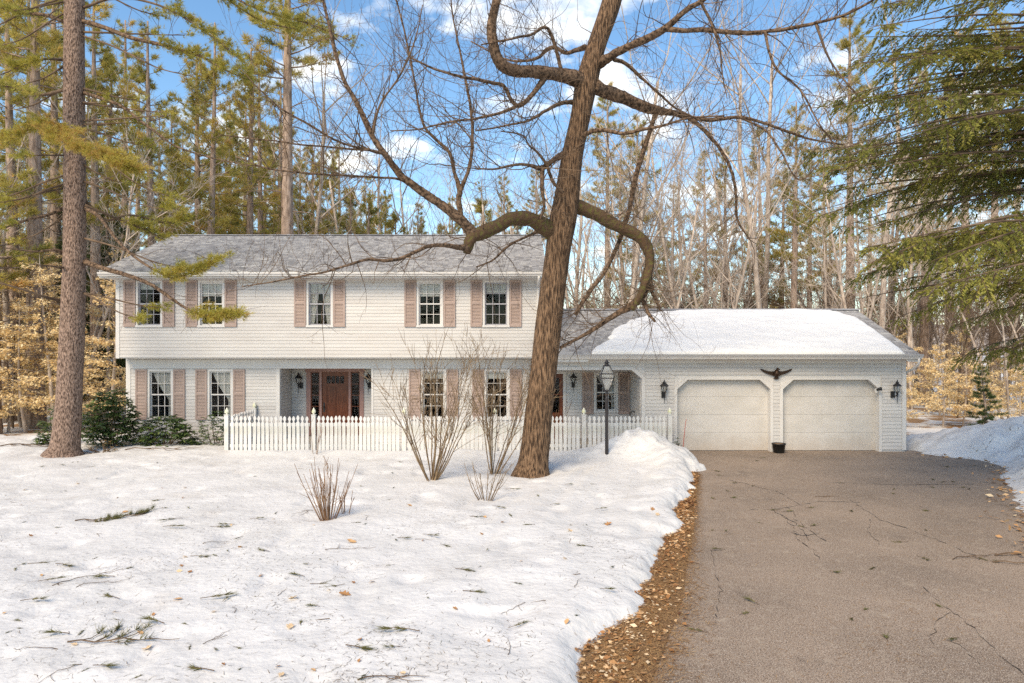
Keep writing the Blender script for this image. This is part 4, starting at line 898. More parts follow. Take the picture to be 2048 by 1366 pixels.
for px, Y, k, s in ((300, 33, 'p7', .82), (212, 36, 'p2', 1.0), (395, 38, 'p0', .92), (470, 41, 'p5', 1.15), (440, 47, 'p4', .9), (575, 35, 'p6', 1.1), (520, 44, 'p3', .80), (625, 46, 'p0', .78), (600, 40, 'p4', .75),
                    (345, 43, 'p4', 1.0), (700, 48, 'p4', .92), (655, 39, 'p5', .9), (735, 42, 'p4', .82), (770, 55, 'p0', .72), (548, 52, 'p1', .8), (880, 52, 'p4', .80), (820, 60, 'p4', .75), (760, 50, 'p7', .62), (835, 47, 'p7', .55), (905, 55, 'p7', .68), (960, 50, 'p5', 1.2), (1010, 60, 'p7', .78), (1075, 52, 'p7', .72), (790, 44, 'p5', 1.05), (275, 58, 'p7', 1.05), (365, 66, 'p1', .95), (450, 64, 'p7', 1.05), (530, 62, 'p7', 1.0), (600, 66, 'p1', .9), (680, 58, 'p7', .85), (740, 64, 'p7', .75), (320, 70, 'p3', 1.0), (340, 51, 'p7', .9), (425, 34, 'p7', .8), (500, 37, 'p7', .85), (560, 48, 'p7', .95), (665, 52, 'p7', .8), (460, 50, 'p1', .85), (640, 60, 'p1', .8), (700, 62, 'p7', .75), (490, 58, 'p3', .9), (395, 56, 'p3', .9), (1035, 55, 'p4', .92)):
    tree(k, px, Y, s, LB, GB)
LB2, GB2 = 'layered pine standing behind the garage roof among bare trees', 'pines behind the garage'
for px, Y, k, s in ((1215, 44, 'p6', .78), (1272, 40, 'p2', .92), (1330, 58, 'p4', .9), (1385, 62, 'p5', 1.1), (1565, 46, 'p4', 1.0), (1620, 52, 'p0', .85), (1700, 43, 'p6', .95), (1790, 48, 'p2', .9), (1450, 45, 'p7', .7), (1520, 50, 'p7', .8), (1590, 40, 'p7', .75), (1650, 55, 'p7', .85), (1410, 52, 'p7', .75), (1345, 47, 'p7', .62), (1850, 40, 'p7', .9), (1930, 38, 'p6', .85), (1740, 60, 'p3', .8), (1500, 66, 'p4', 1.0), (1900, 50, 'p6', .9), (1990, 44, 'p3', .9), (1660, 70, 'p1', .8), (1860, 64, 'p0', .9)):
    tree(k, px, Y, s, LB2, GB2)
LB3, GB3 = 'pine in the crowded wood left of the house', 'pines left of the house'
for px, Y, k, s in ((20, 30, 'p7', .9), (110, 33, 'p7', .95), (190, 30, 'p7', .8), (60, 38, 'p3', .9), (-60, 34, 'p7', 1.0), (100, 46, 'p7', .9), (190, 52, 'p1', .95), (20, 55, 'p7', .9), (250, 48, 'p6', 1.0), (-140, 40, 'p7', 1.1), (70, 27, 'p6', .9), (-30, 25, 'p2', .9), (150, 60, 'p3', .95), (-100, 58, 'p3', 1.0), (235, 62, 'p0', 1.0)):
    tree(k, px, Y, s, LB3, GB3)
for px, Y, k, s in ((225, 31, 'f0', 1.0), (150, 33, 'f1', .85), (95, 37, 'f0', 1.05), (25, 41, 'f1', .9), (190, 39, 'f1', 1.0), (262, 36, 'f0', .9), (-50, 36, 'f1', 1.0)):
    tree(k, px, Y, s, 'dark evergreen fir filling the wood beside the left house corner', 'dark firs left of the house')
for px, Y, k, s in ((1968, 24.5, 'f0', .28),):
    tree(k, px, Y, s, 'small dark evergreen sapling behind the right snow bank', None)
for i in range(46):                                     # bare trees behind the garage
    px = 1120+i*20.4+random.uniform(-14, 14); Y = random.choice((33, 36, 39, 43, 48, 54, 62)); k = random.choice(('b0', 'b1', 'b2', 'b3', 'b4', 'b0', 'b2'))
    tree(k, px, Y, random.uniform(.75, 1.1), 'bare grey-barked tree standing in the woods behind the garage', 'bare trees behind the garage')
for i in range(16):
    tree(random.choice(('b0', 'b2', 'b3', 'b1')), 240+i*55+random.uniform(-20, 20), random.choice((40, 46, 52, 58)), random.uniform(.75, 1.0), 'slender bare tree rising between pines behind the main roof', 'bare trees behind the house')
for i in range(9):
    tree(random.choice(('b0', 'b4', 'b2')), -60+i*36+random.uniform(-12, 12), random.choice((36, 42, 48, 54)), random.uniform(.65, .9), 'bare trunk in the wood left of the house', 'bare trees left of the house')
tree('b0', 48, 27.5, .9, 'leaning bare trunk rising from the snow at the left wood edge', None)
for px, Y, k, s in [(p+random.uniform(-14, 14), y, random.choice(('y0', 'y1', 'y2', 'y3')), random.uniform(.8, 1.15)) for y in (25.5, 29, 34) for p in range(-40, 250, 50)]:
    tree(k, px, Y, s, 'beech sapling with pale gold dry leaves left of the house', 'golden beeches left of the house')
for px, Y, k, s in [(p+random.uniform(-16, 16), y, random.choice(('y0', 'y2', 'y2', 'y0')), random.uniform(.6, .9)) for y in (27.5, 32, 37) for p in range(1815, 2100, 56)]:
    tree(k, px, Y, s, 'beech sapling with pale gold dry leaves right of the garage', 'golden beeches right of the garage')
for i in range(34):
    px = random.choice((random.uniform(-60, 230), random.uniform(1825, 2110))); Y = random.uniform(27, 50); left = px < 1000
    tree('b5' if i % 2 else 'b4', px, Y, random.uniform(.8, 1.3), 'bare brushy sapling in the undergrowth left of the house' if left else 'bare brushy sapling in the undergrowth right of the garage', 'brush left of the house' if left else 'brush right of the garage')
for i in range(12):
    px = random.uniform(1120, 1830); tree('b5', px, random.uniform(34, 44), random.uniform(.9, 1.4), 'brushy sapling showing over the garage ridge', 'brush behind the garage')
ORD = 'first second third fourth fifth sixth seventh eighth ninth tenth eleventh twelfth thirteenth fourteenth fifteenth sixteenth seventeenth eighteenth nineteenth twentieth twenty-first twenty-second twenty-third twenty-fourth twenty-fifth twenty-sixth twenty-seventh twenty-eighth twenty-ninth thirtieth thirty-first thirty-second thirty-third thirty-fourth thirty-fifth thirty-sixth thirty-seventh thirty-eighth thirty-ninth fortieth forty-first forty-second forty-third forty-fourth forty-fifth'.split()
for g_, l_ in GROUPS.items():                            # few enough to count: say which one, counted from the left
    if g_ and len(l_) <= 45 and 'beech' not in g_:
        for k, (px, e) in enumerate(sorted(l_, key=lambda q: q[0])): e['label'] = e['label'] + ', ' + ORD[k] + ' from the left'
# the far wood as one mass
fw = MB(); random.seed(12)
C, A, T = [], [], []
for i in range(300):
    Y = random.uniform(75, 170); x = random.uniform(-.95, .95)*Y; H_ = random.uniform(7, 13)*(1 if abs(x/Y-.33) < .28 else 1.9); z0 = .012*(Y-60)-.1; pine = random.random() < .35
    fw.tube([(x, Y, z0), (x+random.uniform(-.4, .4), Y, z0+H_*.5), (x+random.uniform(-.8, .8), Y, z0+H_)], [.20, .14, .03], 4)
    for k in range(16):
        z = z0+H_*random.uniform(.3, .95); l_ = random.uniform(1.0, 3.0); a = random.uniform(0, 6.28); fw.tube([(x, Y, z), (x+l_*math.cos(a), Y+l_*math.sin(a), z+l_*random.uniform(.1 if pine else .5, .3 if pine else 1.1))], [.05, .012], 3)
    if pine:
        m = 70; zz = np.random.default_rng(i).uniform(.35, 1, m); rr = (1.05-zz)*4.2*np.random.default_rng(i+1).uniform(.2, 1, m); aa = np.random.default_rng(i+2).uniform(0, 6.28, m)
        C.append(np.stack((x+rr*np.cos(aa), Y+rr*np.sin(aa), z0+H_*zz), -1)); A.append(np.stack((np.cos(aa), np.sin(aa), .6+0*aa), -1)); T.append(np.clip(.4+.2*np.random.default_rng(i+3).normal(size=m), 0, 1))
o = fw.build('far_forest_trunks', MT['bark_grey']); tag(o, 'distant trunks and limbs of the far wood', 'forest', kind='stuff')
C = np.vstack(C); m = len(C); v, f, t = tufts(C, np.vstack(A), 8, rng.uniform(.5, .9, m), np.full(m, .14), .6, np.concatenate(T)); o = link('far_forest_foliage', mesh_np('far_forest_foliage', v, f, False, t), MT['needle_far']); tag(o, 'distant evergreen foliage of the far wood', 'forest', kind='stuff')

# ------------------------------------------------------------------ the big bare tree before the house
random.seed(5); mr = np.random.default_rng(5)
Y0 = 15.9
def limb(pts):                                          # (px, py, radius in photo pixels, depth offset) -> world path with radius
    return smooth_path([tuple(P(a, b, Y0+d)) + (r_/F*(Y0+d),) for a, b, r_, d in pts], 5)
maple = empty('bare_tree', tuple(P(1063, 956, Y0)*np.array((1, 1, 0))), label='large bare furrowed tree with crooked limbs leaning in front of the house', cat='tree')
M0 = np.array(maple.location)
trunk = limb([(1062, 985, 47, 0), (1062, 955, 37, 0), (1067, 915, 31.5, 0), (1082, 780, 29, 0), (1099, 640, 28, 0), (1114, 520, 27, 0), (1123, 455, 30, 0), (1131, 410, 29, 0), (1143, 320, 23, 0), (1160, 235, 21, 0), (1172, 170, 23.5, 0), (1192, 95, 20.5, 0), (1223, 5, 21, 0), (1245, -90, 18, .2), (1262, -220, 15, .3), (1275, -330, 8, .3)])
trunk[:, 3] *= .93; b = MB(); NS = 26; pts = trunk[:, :3]-M0; tb = []
b.tube(pts, trunk[:, 3], NS); 
vv = np.array(b.v); ringc = np.repeat(pts, NS, 0); kk = np.tile(np.arange(NS), len(pts)); zz = ringc[:, 2]
lump = 1 + .07*(noise2(kk*.9, zz*1.2, 201)-.5) + .10*(noise2(kk*.45, zz*.5+5, 203)-.5) + np.where(zz < .35, .35*np.clip((.35-zz)/.4, 0, 1)*(noise2(kk*.55, zz*0, 207)), 0)
b.v = [tuple(q) for q in ringc+(vv-ringc)*lump[:, None]]
b.build('trunk', MT['bark_maple'], maple, True)
LIMBS = [
 [(1112, 470, 22, 0), (1085, 452, 20, -.2), (1055, 438, 17, -.4), (1022, 437, 16, -.6), (992, 455, 17, -.7), (962, 468, 16, -.8), (942, 475, 15, -.9), (937, 492, 12, -.9), (934, 508, 7, -.9)],
 [(948, 468, 13, -.85), (920, 438, 11, -1.0), (880, 408, 9.5, -1.1), (840, 380, 8.5, -1.2), (800, 348, 7.5, -1.3), (772, 312, 6.5, -1.4), (745, 272, 6, -1.4), (712, 205, 5.2, -1.4), (690, 165, 4.5, -1.4), (670, 105, 4, -1.4), (656, 42, 3.2, -1.4), (640, -20, 2.4, -1.4)],
 [(922, 435, 6, -1.0), (917, 400, 5.5, -1.0), (920, 383, 5.5, -1.0), (909, 344, 4.2, -1.0), (899, 305, 4, -1.1), (870, 278, 3.5, -1.1), (850, 255, 3, -1.2), (838, 215, 2.6, -1.2), (832, 180, 2.3, -1.2), (815, 90, 2, -1.2), (790, -10, 1.6, -1.2)],
 [(920, 383, 5, -1.0), (937, 340, 4, -.9), (944, 305, 3.6, -.8), (944, 246, 3.2, -.8), (937, 190, 2.8, -.8), (923, 116, 2.2, -.8), (905, 30, 1.7, -.8), (900, -30, 1.2, -.8)],
 [(936, 495, 8, -.9), (915, 494, 5.5, -1.2), (890, 490, 4.6, -1.5), (858, 493, 4.2, -1.8), (832, 503, 4, -2.0), (806, 516, 3.8, -2.2), (775, 521, 3.4, -2.4), (733, 519, 3, -2.6), (700, 529, 2.7, -2.8), (657, 542, 2.3, -3), (600, 553, 1.9, -3.1), (551, 563, 1.5, -3.2), (480, 574, 1, -3.3)],
 [(1135, 405, 20, 0), (1160, 415, 17, .1), (1185, 425, 16, .1), (1222, 445, 15.5, .2), (1258, 462, 15, .2), (1282, 477, 14, .2), (1296, 502, 12.5, .2), (1299, 530, 11.5, .2), (1292, 558, 10.5, .1), (1280, 590, 8, .0), (1266, 615, 6.5, 0), (1261, 628, 5, 0)],
 [(1295, 550, 8, .15), (1287, 588, 8, .3), (1258, 614, 7, .3), (1239, 625, 6.2, .3), (1211, 643, 5.2, .3), (1183, 662, 4.4, .3), (1156, 677, 3.6, .2), (1117, 696, 2.6, .1)],
 [(1298, 540, 5, .2), (1303, 580, 4, .3), (1312, 600, 3.4, .3), (1321, 622, 2.2, .3)],
 [(1283, 590, 4.5, .2), (1291, 615, 4, .2), (1297, 628, 3.6, .1), (1312, 645, 2.5, 0)],
 [(1312, 226, 5, .9), (1300, 260, 5, .9), (1284, 310, 5.4, .9), (1268, 370, 5.2, .8), (1258, 420, 5, .7), (1246, 460, 5, .7), (1228, 505, 4.6, .6), (1206, 548, 4.2, .5), (1175, 590, 4.4, .4), (1150, 629, 4, .3)],
 [(1185, 172, 16, 0), (1215, 184, 14, .3), (1250, 197, 12.5, .5), (1285, 213, 11.5, .7), (1312, 221, 9, .9), (1345, 226, 6.5, 1.0), (1382, 236, 5, 1.2), (1420, 240, 4.2, 1.3), (1480, 234, 3.6, 1.5), (1540, 250, 3, 1.6), (1610, 275, 2.4, 1.7), (1690, 290, 1.6, 1.8)],
 [(1376, 234, 4.5, 1.2), (1410, 262, 4.2, 1.2), (1440, 297, 3.8, 1.2), (1462, 340, 3.4, 1.2), (1472, 390, 3, 1.2), (1475, 440, 2.4, 1.2), (1500, 480, 1.6, 1.2)],
 [(1200, 128, 12, 0), (1225, 110, 8.5, -.4), (1260, 92, 8, -.8), (1300, 75, 7.6, -1.2), (1330, 58, 7, -1.5), (1375, 18, 5.5, -1.8), (1400, 3, 5, -2), (1450, -30, 4, -2.2)],
 [(1330, 57, 6, -1.5), (1370, 60, 5.2, -1.7), (1420, 60, 5, -2.0), (1470, 65, 4.8, -2.2), (1540, 62, 4.2, -2.4), (1600, 52, 3.8, -2.6), (1660, 40, 3.2, -2.8), (1720, 15, 2.6, -3), (1770, -15, 2, -3.2)],
 [(1167, 165, 20, 0), (1135, 152, 16.5, -.3), (1100, 147, 15.5, -.6), (1060, 143, 14.5, -.9), (1030, 142, 14, -1.1), (1005, 130, 13.5, -1.3), (990, 105, 12.5, -1.4), (984, 70, 11.5, -1.4), (985, 35, 10.5, -1.4), (995, -10, 10, -1.4), (1004, -80, 8, -1.4), (1000, -180, 4, -1.4)],
 [(1088, 158, 7, -.7), (1072, 180, 5.5, -.8), (1052, 203, 5, -1.0), (1035, 212, 4.6, -1.1), (1022, 200, 4.2, -1.2), (1008, 172, 4, -1.3), (985, 166, 4, -1.5), (955, 160, 3.6, -1.8), (915, 151, 3, -2.1), (870, 138, 2.4, -2.4), (820, 115, 1.7, -2.6)],
 [(1038, 211, 4, -1.1), (1000, 225, 3.2, -1.4), (950, 238, 2.6, -1.8), (900, 244, 2.2, -2.1), (840, 258, 1.6, -2.4), (780, 262, 1.1, -2.6)],
 [(1170, 95, 7, 0), (1150, 100, 5, .3), (1132, 106, 4.5, .5), (1110, 95, 4.3, .7), (1092, 100, 4, .8), (1078, 115, 3.5, .9), (1050, 122, 2.8, 1.1), (1010, 118, 2, 1.3), (940, 82, 1.4, 1.5)],
 [(1122, 138, 4, -.3), (1112, 100, 4, -.4), (1100, 62, 3.6, -.5), (1085, 55, 3.2, -.7), (1060, 70, 2.8, -1), (1020, 78, 2.2, -1.4), (960, 90, 1.5, -1.8)],
 [(1125, 308, 8, 0), (1105, 322, 6, -.4), (1082, 337, 5.5, -.7), (1060, 331, 3.5, -.9), (1025, 330, 2.6, -1.2), (985, 338, 2, -1.5), (930, 335, 1.3, -1.8)],
 [(1084, 337, 5, -.7), (1084, 380, 4, -.7), (1088, 415, 3, -.6), (1080, 440, 2, -.6)],
 [(1165, 270, 5, -.4), (1185, 262, 5, -.7), (1210, 260, 4.5, -.9), (1240, 266, 4, -1.1), (1280, 260, 3.4, -1.3), (1330, 250, 2.8, -1.5), (1380, 236, 2.2, -1.7), (1450, 232, 1.5, -1.9)],
 [(1150, 205, 6, .2), (1130, 205, 4.5, -.2), (1100, 217, 3.6, -.6), (1060, 240, 2.8, -1), (1010, 252, 2.2, -1.4), (950, 262, 1.5, -1.7)],
 [(1125, 385, 4, -.4), (1105, 362, 3.5, -.6), (1094, 330, 3.2, -.7), (1075, 305, 2.6, -.9), (1058, 290, 2.2, -1.1), (1045, 270, 1.8, -1.2), (1000, 262, 1.2, -1.4)],
 [(1228, 118, 4.5, .3), (1252, 128, 4, .5), (1300, 170, 2.8, .7), (1350, 215, 2.2, .9), (1400, 240, 1.6, 1.1)],
 [(1400, 3, 3.4, -2), (1425, 50, 2.6, -2.1), (1440, 100, 2.0, -2.2), (1445, 150, 1.4, -2.3), (1455, 200, .9, -2.3)],
 [(1530, 62, 3.2, -2.4), (1540, 110, 2.6, -2.5), (1560, 145, 2.3, -2.6), (1600, 180, 2, -2.7), (1640, 250, 1.5, -2.8), (1670, 290, 1.0, -2.9)],
 [(1632, 48, 2.8, -2.7), (1655, 110, 2.3, -2.8), (1680, 150, 2, -2.9), (1715, 190, 1.6, -3.0), (1770, 250, 1.1, -3.0)],
 [(1480, 235, 2.6, 1.5), (1530, 260, 2.2, 1.3), (1560, 300, 2.0, 1.1), (1600, 360, 1.5, .8), (1660, 300, .9, .6)],
 [(768, 308, 4, -1.4), (740, 300, 3, -1.8), (680, 285, 2.6, -2.2), (620, 250, 2.2, -2.5), (560, 215, 1.8, -2.7), (500, 160, 1.2, -2.9)],
 [(822, 366, 3.4, -1.2), (780, 356, 2.6, -1.6), (700, 352, 2.3, -2.2), (620, 346, 2, -2.6), (540, 338, 1.7, -2.9), (470, 312, 1.2, -3.1)],
 [(806, 350, 3, -1.3), (765, 306, 2.6, -1.7), (700, 298, 2.3, -2), (610, 290, 2, -2.2), (530, 280, 1.5, -2.4), (440, 270, .9, -2.6)],
 [(1100, 452, 5, .3), (1060, 470, 3, .8), (1020, 490, 2.4, 1.2), (985, 520, 2, 1.5), (950, 535, 1.5, 1.7)],
 [(745, 272, 3, -1.4), (760, 210, 2.4, -1.6), (800, 150, 2, -1.8), (830, 80, 1.6, -2), (845, 10, 1.1, -2)],
]
# finer branches: curved shoots grown from every limb
def shoot(p, d, n_, step, droop, jit):
    q = [p]; 
    for _ in range(n_): d = unit(d+mr.normal(0, jit, 3)+np.array((0, 0, droop))); p = p+d*step; q.append(p)
    return np.array(q)
tw = MB(); paths = [limb(l_) for l_ in LIMBS]
for i, pth in enumerate(paths):
    ar = np.concatenate(([0], np.cumsum(np.linalg.norm(np.diff(pth[:, :3], axis=0), axis=1)))); ti = np.arange(0, ar[-1], max(.035, pth[0, 3]*.5)); pth = np.column_stack([np.interp(ti, ar, pth[:, c]) for c in range(4)])
    pth[:, 3] *= 1+.34*(fbm(ti*3.1, ti*0+i*7.7, 501)-.45)+.30*np.clip(noise2(ti*2.3, ti*0+i*3.3, 503)-.72, 0, 1); wj = np.clip(pth[:, 3]*1.2, .004, .05)
    for c in range(3): pth[:, c] += wj*(fbm(ti*2.6, ti*0+i*5.1, 505+c)-.46)
    pth[:, 3] *= .84 if i in (0, 5, 14) else .95
    paths[i] = pth; b = MB(); b.tube(pth[:, :3]-M0, pth[:, 3], 14 if pth[0, 3] > .1 else 7, rough=.12)
    b.build('limb', MT['moss_bark'] if i in (0, 5) else (MT['bark_limb'] if pth[0, 3] > .03 else MT['twig']), maple, True)
def twigs(pth, n_, r_min, lmin, lmax, lvl):
    out_ = []
    for _ in range(n_):
        k = int(len(pth)*mr.uniform(.15, .999)); p = pth[k, :3]; tg = unit(pth[min(k+1, len(pth)-1), :3]-pth[max(k-1, 0), :3])
        d = unit(tg*mr.uniform(.2, .9)+mr.normal(0, .6, 3)+np.array((0, 0, mr.choice((-.45, .3, .5))))); l_ = mr.uniform(lmin, lmax); n = 7
        s = shoot(p, d, n, l_/n, mr.choice((-.10, .10, .16)), .17); r0 = min(pth[k, 3]*.6, r_min*mr.uniform(.8, 1.8))
        rr = np.linspace(r0, .0022, n+1); tw.tube(s-M0, rr, 3, cap=False); out_.append(np.column_stack((s, rr)))
    return out_
for i, pth in enumerate(paths):
    ln = np.linalg.norm(np.diff(pth[:, :3], axis=0), axis=1).sum()
    for s in twigs(pth, int(5+ln*6.2) if i not in (0,) else 12, .0085, .5, 2.1, 1):
        for s2 in twigs(s, 4, .0052, .2, .9, 2):
            if mr.random() < .6: twigs(s2, 2, .0035, .12, .4, 3)
for z in range(26):                                     # shoots straight from the trunk
    k = mr.integers(int(len(trunk)*.42), int(len(trunk)*.95)); pk = trunk[k, :3]+np.array((mr.uniform(-.2, .2), -.2, 0))
    s = shoot(pk, unit(np.array((mr.uniform(-1, 1), -.4, .3))), 7, mr.uniform(.06, .2), .06, .3); tw.tube(s-M0, np.linspace(.011, .003, 8), 3, cap=False)
o = tw.build('twigs', MT['twig'], maple); o['kind'] = 'stuff'

# ------------------------------------------------------------------ the tall pine on the left
PY = 18.7; pr_ = np.random.default_rng(8); random.seed(8)
pine = empty('pine_tree', tuple(P(127, 917, PY)*np.array((1, 1, 0))), label='tall white pine with thick scaly trunk standing in snow left of the house', cat='pine'); Q0 = np.array(pine.location)
def wl(pts): return smooth_path([tuple(P(a, b, PY+d)) + (r_/F*(PY+d),) for a, b, r_, d in pts], 5)
ptr = wl([(124, 950, 46, 0), (126, 917, 36, 0), (131, 885, 28, 0), (138, 800, 25, 0), (145, 650, 23.5, 0), (149, 500, 21.5, 0), (149, 300, 20.5, 0), (148, 150, 20, 0), (149, 0, 19, 0), (150, -150, 17, 0), (152, -350, 12, 0), (153, -520, 4, 0)])
ptr[:, 3] *= .94; b = MB(); NS = 22; pts = ptr[:, :3]-Q0; b.tube(pts, ptr[:, 3], NS); vv = np.array(b.v); ringc = np.repeat(pts, NS, 0); kk = np.tile(np.arange(NS), len(pts)); zz = ringc[:, 2]
lump = 1 + .06*(noise2(kk*.8, zz*2, 301)-.5) + np.where(zz < .35, .55*np.clip((.3-zz)/.3, 0, 1)*noise2(kk*.6, zz*0, 307), 0)
b.v = [tuple(q) for q in ringc+(vv-ringc)*lump[:, None]]; b.build('trunk', MT['bark_pine'], pine, True)
PL = [  # limb path, foliage from u0 on, number of sprays
 ([(165, 42, 5, 0), (211, 56, 4.5, -.2), (260, 75, 4.2, -.5), (299, 84, 3.8, -.7), (340, 94, 3.2, -.9), (400, 112, 2.4, -1.1), (450, 140, 1.8, -1.3), (492, 158, 1.0, -1.4)], .45, 38),
 ([(168, 15, 3, 0), (230, -5, 2.5, -.6), (300, 5, 2.2, -1.0), (360, 30, 1.8, -1.3), (420, 70, 1.3, -1.5), (470, 110, .9, -1.6)], .45, 30),
 ([(165, -80, 4, 0), (260, -70, 3.2, .3), (360, -50, 2.5, .6), (440, -10, 2, .9), (520, 40, 1.6, 1.1), (600, 60, 1.0, 1.2)], .3, 40),
 ([(166, -150, 4, 0), (300, -90, 3, -1), (420, -30, 2.4, -1.6), (520, 20, 1.8, -2), (610, 45, 1.3, -2.2), (700, 80, .8, -2.3)], .45, 34),
 ([(168, 186, 4, 0), (211, 200, 3.4, -.3), (246, 214, 3, -.5), (281, 242, 2.6, -.7), (316, 267, 2.2, -.9), (351, 292, 1.8, -1.1), (420, 315, 1.4, -1.3), (520, 334, .9, -1.5)], .97, 1),
 ([(140, 262, 4, 0), (120, 255, 3.4, -.8), (110, 268, 3, -1.6), (130, 285, 2.5, -2.4), (180, 305, 2, -3.0), (230, 322, 1.2, -3.4), (262, 338, .8, -3.6)], .20, 120),
 ([(130, 250, 3, 0), (90, 245, 2.6, -.5), (50, 262, 2, -.9), (10, 280, 1.2, -1.2)], .25, 26),
 ([(170, 524, 5.5, 0), (211, 538, 5, -.4), (253, 550, 4.4, -.8), (300, 568, 3.8, -1.2), (340, 595, 3.2, -1.5), (370, 615, 2.6, -1.7), (400, 628, 2, -1.9), (440, 634, 1.4, -2.0), (490, 628, .8, -2.1)], .66, 40),
 ([(171, 417, 4.5, 0), (195, 430, 4, -.5), (215, 455, 3.4, -.9), (240, 487, 3, -1.2), (275, 518, 2.6, -1.5), (310, 540, 2.1, -1.7), (345, 556, 1.6, -1.8), (385, 545, 1.2, -1.9), (440, 520, .8, -2)], .62, 38),
 ([(170, 410, 3, 0), (205, 425, 2.6, .2), (240, 440, 2.2, .5), (280, 455, 1.7, .8), (330, 480, 1, 1)], .4, 20),
 ([(170, 400, 3, .1), (210, 440, 2.6, .4), (260, 430, 2, .8), (330, 445, 1.5, 1.2), (370, 440, .9, 1.4)], .45, 22),
 ([(130, 415, 4.5, 0), (95, 430, 3, -.3), (60, 438, 2.4, -.6), (20, 452, 1.8, -.8), (-40, 470, 1.2, -1)], .6, 12),
 ([(128, 44, 4, 0), (90, 30, 3.4, .2), (40, 25, 2.8, .4), (0, 15, 2.2, .5), (-60, 0, 1.2, .6)], .3, 30),
 ([(128, 180, 3.5, 0), (80, 190, 2.8, .3), (40, 178, 2.2, .5), (-10, 170, 1.2, .6)], .3, 24),
 ([(126, 601, 3.5, 0), (90, 594, 2.8, -.4), (50, 580, 2.3, -.8), (0, 566, 1.6, -1), (-50, 555, 1, -1)], .98, 1),
 ([(128, 508, 4, 0), (110, 500, 3, -.2), (70, 503, 2.2, -.4), (30, 498, 1.6, -.6), (0, 495, 1, -.7)], .98, 1),
 ([(128, 120, 3, 0), (90, 118, 2.4, -.8), (50, 130, 1.8, -1.3), (0, 150, 1.1, -1.6)], .35, 22),
 ([(150, -200, 4, 0), (80, -160, 3, -.6), (20, -90, 2.4, -1), (-30, -20, 1.2, -1.2)], .3, 26),
]
for q in range(26):
    y0_ = pr_.uniform(-40, 620); sg = pr_.choice((-1, 1, 1)); L_ = pr_.uniform(60, 240); dr = pr_.uniform(-.1, .55); dz = pr_.uniform(-1.6, .8)
    PL.append(([(149+18*sg, y0_, pr_.uniform(1.6, 3), 0), (149+sg*L_*.35, y0_+dr*L_*.25, 1.8, dz*.4), (149+sg*L_*.7, y0_+dr*L_*.7, 1.3, dz*.8), (149+sg*L_, y0_+dr*L_*.9, .7, dz)], .75 if q % 2 else .99, 5 if q % 2 else 1))
C, A, T = [], [], []
for li, (pts_, u0, ns) in enumerate(PL):
    pth = wl(pts_); b = MB(); b.tube(pth[:, :3]-Q0, pth[:, 3], 7, rough=.05); mbx = b
    n = len(pth)
    for q in range(7):                                   # dead twigs
        k = pr_.integers(1, n-1); s = pth[k, :3]; d = unit(pth[min(k+2, n-1), :3]-s+pr_.normal(0, .25, 3)); l_ = pr_.uniform(.3, 1.1)
        mbx.tube([s-Q0, s+d*l_*.5+(0, 0, -.02)-Q0, s+d*l_+(0, 0, -.12)-Q0], [.008, .005, .002], 3)
    light = .75 if li in (5,) else (.62 if li in (6, 7, 8) else .50)
    for q in range(ns):
        u = u0+(1-u0)*pr_.random()**.8; k = min(int(u*(n-1)), n-2); s = pth[k, :3]; tg = unit(pth[k+1, :3]-s); sd_ = unit(np.cross(tg, (0, 0, 1)))*pr_.choice((-1, 1))
        d = unit(tg*pr_.uniform(.5, 1.1)+sd_*pr_.uniform(.1, .9)+np.array((0, 0, pr_.uniform(-.25, .5)))); l_ = pr_.uniform(.22, .75)*(1.1-.45*u)
        nn = 6; pp = np.array([s+d*l_*t_+np.array((0, 0, -.05*l_*t_+.12*l_*t_*t_)) for t_ in np.linspace(0, 1, nn)]); mbx.tube(pp-Q0, np.linspace(.006, .0025, nn), 3)
        m = int(7+l_*24); tt = pr_.uniform(.25, 1.0, m); c = np.array([np.interp(tt*(nn-1), range(nn), pp[:, j]) for j in range(3)]).T
        jj = pr_.normal(0, .055, (m, 3)); jj[:, 2] *= .6; C.append(c+jj-Q0); A.append(d[None]*.9+jj*6+np.array((0, 0, .25))); T.append(np.clip(light+pr_.normal(0, .10)+pr_.normal(0, .08, m), 0, 1))
    b.build('limb', MT['twig'] if pth[0, 3] < .05 else MT['bark_limb'], pine, True)
C = np.vstack(C); A = np.vstack(A); T = np.concatenate(T); m = len(C)
v, f, t = tufts(C, A, 14, pr_.uniform(.09, .15, m), np.full(m, .0085), .42, T, pr_)
link('crown', mesh_np('crown', v, f, False, t), MT['needle_near'], pine)

# ------------------------------------------------------------------ the hemlock reaching in from the right
hr = np.random.default_rng(9); HYY = 13.2; HX = 12.6
hem = empty('hemlock_tree', (HX, HYY, 0), label='drooping green hemlock reaching over the driveway from the right edge', cat='hemlock'); H0 = np.array((HX, HYY, 0.))
b = MB(); zs_ = np.linspace(-.2, 19, 16); b.tube([(.05*math.sin(z), .04*math.cos(z*.7), z) for z in zs_], [.36*(1-.95*max(z, 0)/19.2)+.015 for z in zs_], 14, rough=.06); b.build('trunk', MT['bark_pine'], hem, True)
ends = []
for k in range(92):                                     # tips of the limbs as they show in the photograph: x against height
    py = -140+860*hr.random()**1.12; xb = np.interp(py, [-140, 0, 100, 200, 300, 400, 480, 560, 620, 700, 780], [1800, 1740, 1690, 1630, 1640, 1570, 1680, 1760, 1850, 1940, 1990])
    ends.append((xb+abs(hr.normal(0, 1))*95, py, hr.uniform(8.8, 16.5)))
ends += [(1662, 330, 11.8), (1570, 402, 12.2), (1610, 440, 12.4), (1640, 205, 11.5), (1700, 600, 13.2), (1780, 640, 13.4), (1745, 60, 11), (1800, 130, 10.6), (1690, 560, 12.6), (1905, 715, 13.5), (1630, 380, 11.6), (1600, 300, 12.4)]
